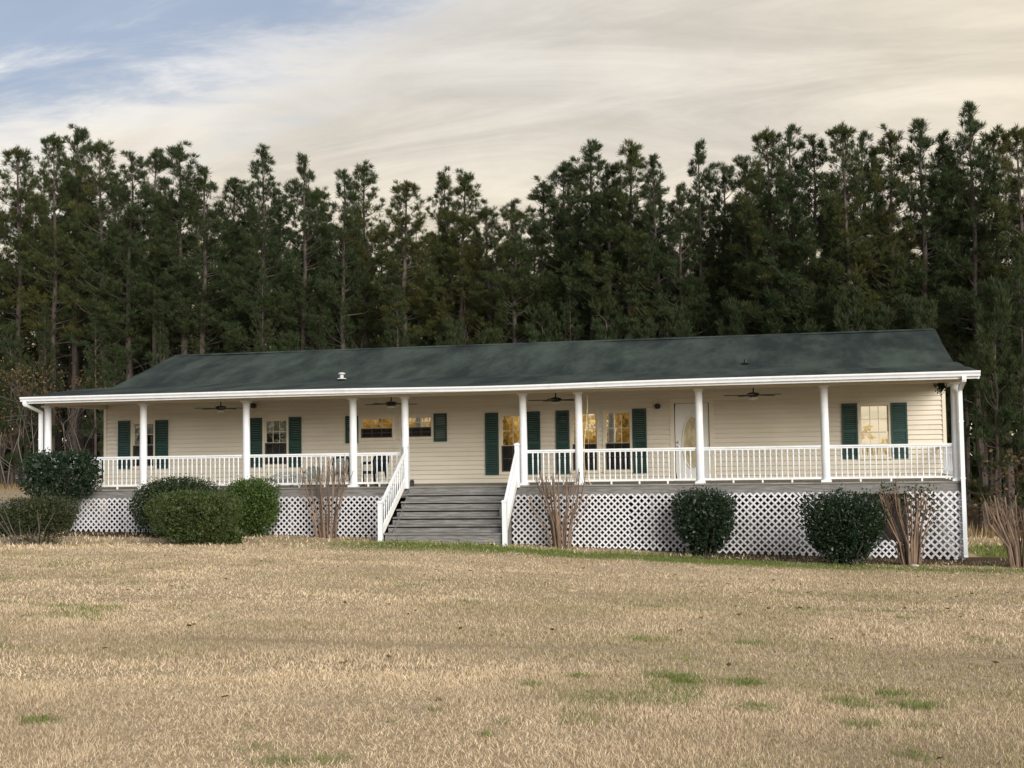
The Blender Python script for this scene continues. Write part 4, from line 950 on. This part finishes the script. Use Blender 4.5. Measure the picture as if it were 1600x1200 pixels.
for i, x in enumerate((-31, -26, -20.5, -15.5, -10.5, -6, -1.5, 3.0)):
    broad_tree('autumn_tree', 'gold leaved tree mirrored in the window glass', 'gold trees facing the house', x, -62+random.uniform(-3, 3), random.uniform(8, 11), 3.6, 'gold', 120+i, 3800)
for i, x in enumerate((10.5, 15.5, 20)):
    broad_tree('autumn_tree', 'small gold leaved tree mirrored low in the end window', 'small gold trees facing the house', x, -66, 3.6, 2.2, 'gold', 140+i, 1800)
for i, x in enumerate((-60, -54, -48, -42, -37)):
    broad_tree('evergreen_tree', 'dark evergreen tree mirrored in the bedroom windows', 'dark trees facing the house', x, -60+random.uniform(-3, 3), 12, 3.8, 'pine1', 150+i, 5200)

# ---------------------------------------------------------------- grass
def grass(nb, d0, d1, wide, hgt, wid):
    """straw blades over a wide sector of the lawn"""
    r_ = np.sqrt(rng.uniform(d0**2, d1**2, nb)); a = YAW+rng.uniform(-wide, wide, nb)
    x = CAM[0]+np.sin(a)*r_; y = CAM[1]+np.cos(a)*r_
    ok = (y < -0.35) | (x > 11.2) | (x < -14.2); x, y = x[ok], y[ok]
    soil = soil_zone(x, y); clump_ = vnoise(x, y, 2.6, 11)*0.6+vnoise(x, y, 7, 12)*0.4
    ok = (rng.random(len(x)) > soil*0.92) & (rng.random(len(x)) < 0.42+1.0*clump_); x, y = x[ok], y[ok]; n = len(x)
    st = (x > SX0-.3) & (x < SX1+.1) & (y > yb-0.05); x, y = x[~st], y[~st]; n = len(x)
    gz0 = g(x, y)+0.05*(vnoise(x, y, 0.35, 1)-0.5)*(y < -0.6)
    gr = green_zone(x, y)*1.1*(0.35+1.1*vnoise(x, y, 1.6, 20)); big_ = vnoise(x, y, 0.22, 4)*0.55+vnoise(x, y, 0.7, 5)*0.45
    patch = ss((vnoise(x, y, 0.55, 6)*0.5+vnoise(x, y, 1.7, 7)*0.5-0.70)/0.10)*0.35*ss((-y-5)/8)
    gr = np.maximum(gr, patch)
    for wx, wy_, wr in WEEDS: gr = np.maximum(gr, 0.95*np.exp(-(((x-wx)/(wr*.75))**2+((y-wy_)/(wr*.75))**2)**1.5)*(0.4+0.9*vnoise(x, y, 9, 60)))
    isg = rng.random(n) < gr
    # worn tracks of a mower: flatter, darker
    tr_y = -19.3+0.10*(x-3); track = 1.35*np.exp(-((y-tr_y+0.25*vnoise(x, y, .6, 30))/0.22)**2)*ss((x+1)/3)*(0.4+0.8*vnoise(x, y, .9, 31))
    h = hgt*rng.uniform(.55, 1.3, n)*(0.65+0.7*clump_noise(x, y))*np.where(isg, 1.45, 1)*(1-0.5*track)
    az = rng.uniform(0, 6.28, n); lean = rng.uniform(.15, 1.0, n)*(1+1.2*ss((big_-.58)/.12)*(~isg))
    d = np.stack([np.cos(az)*lean, np.sin(az)*lean, np.ones(n)], -1); d /= np.linalg.norm(d, axis=1)[:, None]
    az2 = rng.uniform(0, 6.28, n); e = np.stack([np.cos(az2), np.sin(az2), np.zeros(n)], -1)*(wid*rng.uniform(.6, 1.4, n))[:, None]
    B = np.stack([x, y, gz0-0.006], -1); mid = B+d*(h*.55)[:, None]; d2 = d.copy(); d2[:, 2] -= 0.35; tip = mid+d2*(h*.5)[:, None]
    V = np.stack([B-e*.5, B+e*.5, mid+e*.4, tip], 1).reshape(-1, 3); V = np.stack([B-e*.5, B+e*.5, mid+e*.42, tip, mid-e*.42], 1)[:, [0, 1, 2, 3, 4]].reshape(-1, 3)
    i0 = np.arange(n)*5; T = np.concatenate([np.stack([i0, i0+1, i0+2], -1), np.stack([i0, i0+2, i0+4], -1), np.stack([i0+4, i0+2, i0+3], -1)])
    k = rng.random(n)[:, None]; k2 = big_[:, None]
    straw = (np.array([.46, .355, .24])*(1-k)+np.array([.78, .655, .485])*k)*(0.66+0.68*k2)*(0.86+0.28*clump_noise(x, y)[:, None])*(0.84+0.32*vnoise(x*.25, y, 1.1, 50)[:, None])
    straw = np.where(rng.random(n)[:, None] < .09, np.array([.26, .18, .10]), straw)*(1-.45*track[:, None])
    olive = np.where(rng.random(n)[:, None] < 0.10+0.25*ss((0.5-k2)/.15), np.array([.30, .28, .12]), straw)
    gc = np.array([.10, .145, .035])*(1-k)+np.array([.24, .28, .085])*k
    c = np.where(isg[:, None], gc, olive); c = np.repeat(c, 5, 0)
    return V, T, c
def clump_noise(x, y): return vnoise(x, y, 3.1, 14)*.6+vnoise(x, y, 0.9, 15)*.4
WEEDS = []
for px, py, r_ in ((1050, 1060, .28), (1070, 1068, .2), (1160, 1068, .24), (1330, 1096, .24), (1345, 1102, .2), (1430, 1100, .3), (1400, 1085, .2), (1180, 1105, .22), (1350, 1130, .2), (905, 1062, .14), (830, 1075, .12), (440, 1190, .18), (520, 1186, .15), (60, 1128, .18), (677, 1112, .07), (760, 1152, .09), (785, 1132, .08), (610, 1130, .07), (1015, 1000, .3), (1180, 1005, .25), (1430, 1180, .2)):
    p = on_ground(px, py); WEEDS.append((p[0], p[1], r_))
def tint_mat():
    m, t, b = new_mat('grass_blade'); a = t.nodes.new('ShaderNodeAttribute'); a.attribute_name = 'tint'
    t.links.new(a.outputs['Color'], b.inputs['Base Color']); b.inputs['Roughness'].default_value = 0.75; b.inputs['Specular IOR Level'].default_value = 0.15
    tr = t.nodes.new('ShaderNodeBsdfTranslucent'); t.links.new(a.outputs['Color'], tr.inputs[0]); mx = t.nodes.new('ShaderNodeMixShader'); mx.inputs[0].default_value = .25
    t.links.new(b.outputs[0], mx.inputs[1]); t.links.new(tr.outputs[0], mx.inputs[2]); t.links.new(mx.outputs[0], t.nodes['Material Output'].inputs[0]); return m
gmat = tint_mat()
parts = [grass(280000, 5.0, 11.0, .55, .047, .0034), grass(200000, 10.5, 18, .53, .052, .0058), grass(270000, 17, 31.5, .52, .050, .0088), grass(45000, 30, 47, .5, .11, .022)]
off = 0; VV, TT, CC = [], [], []
for V_, T_, c_ in parts: VV.append(V_); TT.append(T_+off); CC.append(c_); off += len(V_)
o = link('dry_grass', np_mesh('dry_grass', np.concatenate(VV), np.concatenate(TT), gmat, np.concatenate(CC))); o['kind'] = 'stuff'
tag(o, 'straw coloured dormant lawn grass with green patches near the house', 'grass')
n = 420; x = rng.uniform(-16, 16, n); y = rng.uniform(-26, -1.5, n); P = np.stack([x, y, g(x, y)+rng.uniform(.02, .06, n)], -1)
V_, T_ = leaves(P, 0.075, None, 0.75, 0.0); V_[:, 2] = np.repeat(P[:, 2], 4)+(V_[:, 2]-np.repeat(P[:, 2], 4))*0.4
o = link('fallen_leaves', np_mesh('fallen_leaves', V_, T_, 'brownleaf')); o['kind'] = 'stuff'; tag(o, 'brown fallen leaves scattered over the lawn', 'leaves')
# tall dry grass at the wood edge
n = 9000; x = rng.uniform(-42, 24, n); y = treeline(x)-0.9+rng.normal(0, .5, n); z = g(x, y); h = rng.uniform(.3, 1.0, n)*(.3+vnoise(x, y, .5, 40))
e = np.stack([rng.normal(0, .012, n), rng.normal(0, .012, n), np.zeros(n)], -1); B = np.stack([x, y, z-.02], -1); tip = B+np.stack([rng.normal(0, .18, n)*h, rng.normal(0, .18, n)*h, h], -1)
k = rng.random(n)[:, None]; c = np.repeat(np.array([.20, .14, .07])*(1-k)+np.array([.42, .32, .18])*k, 3, 0)
o = link('tall_grass', np_mesh('tall_grass', np.stack([B-e, B+e, tip], 1).reshape(-1, 3), np.arange(3*n).reshape(n, 3), gmat, c)); o['kind'] = 'stuff'
tag(o, 'tall dead grass fringing the edge of the wood', 'grass')
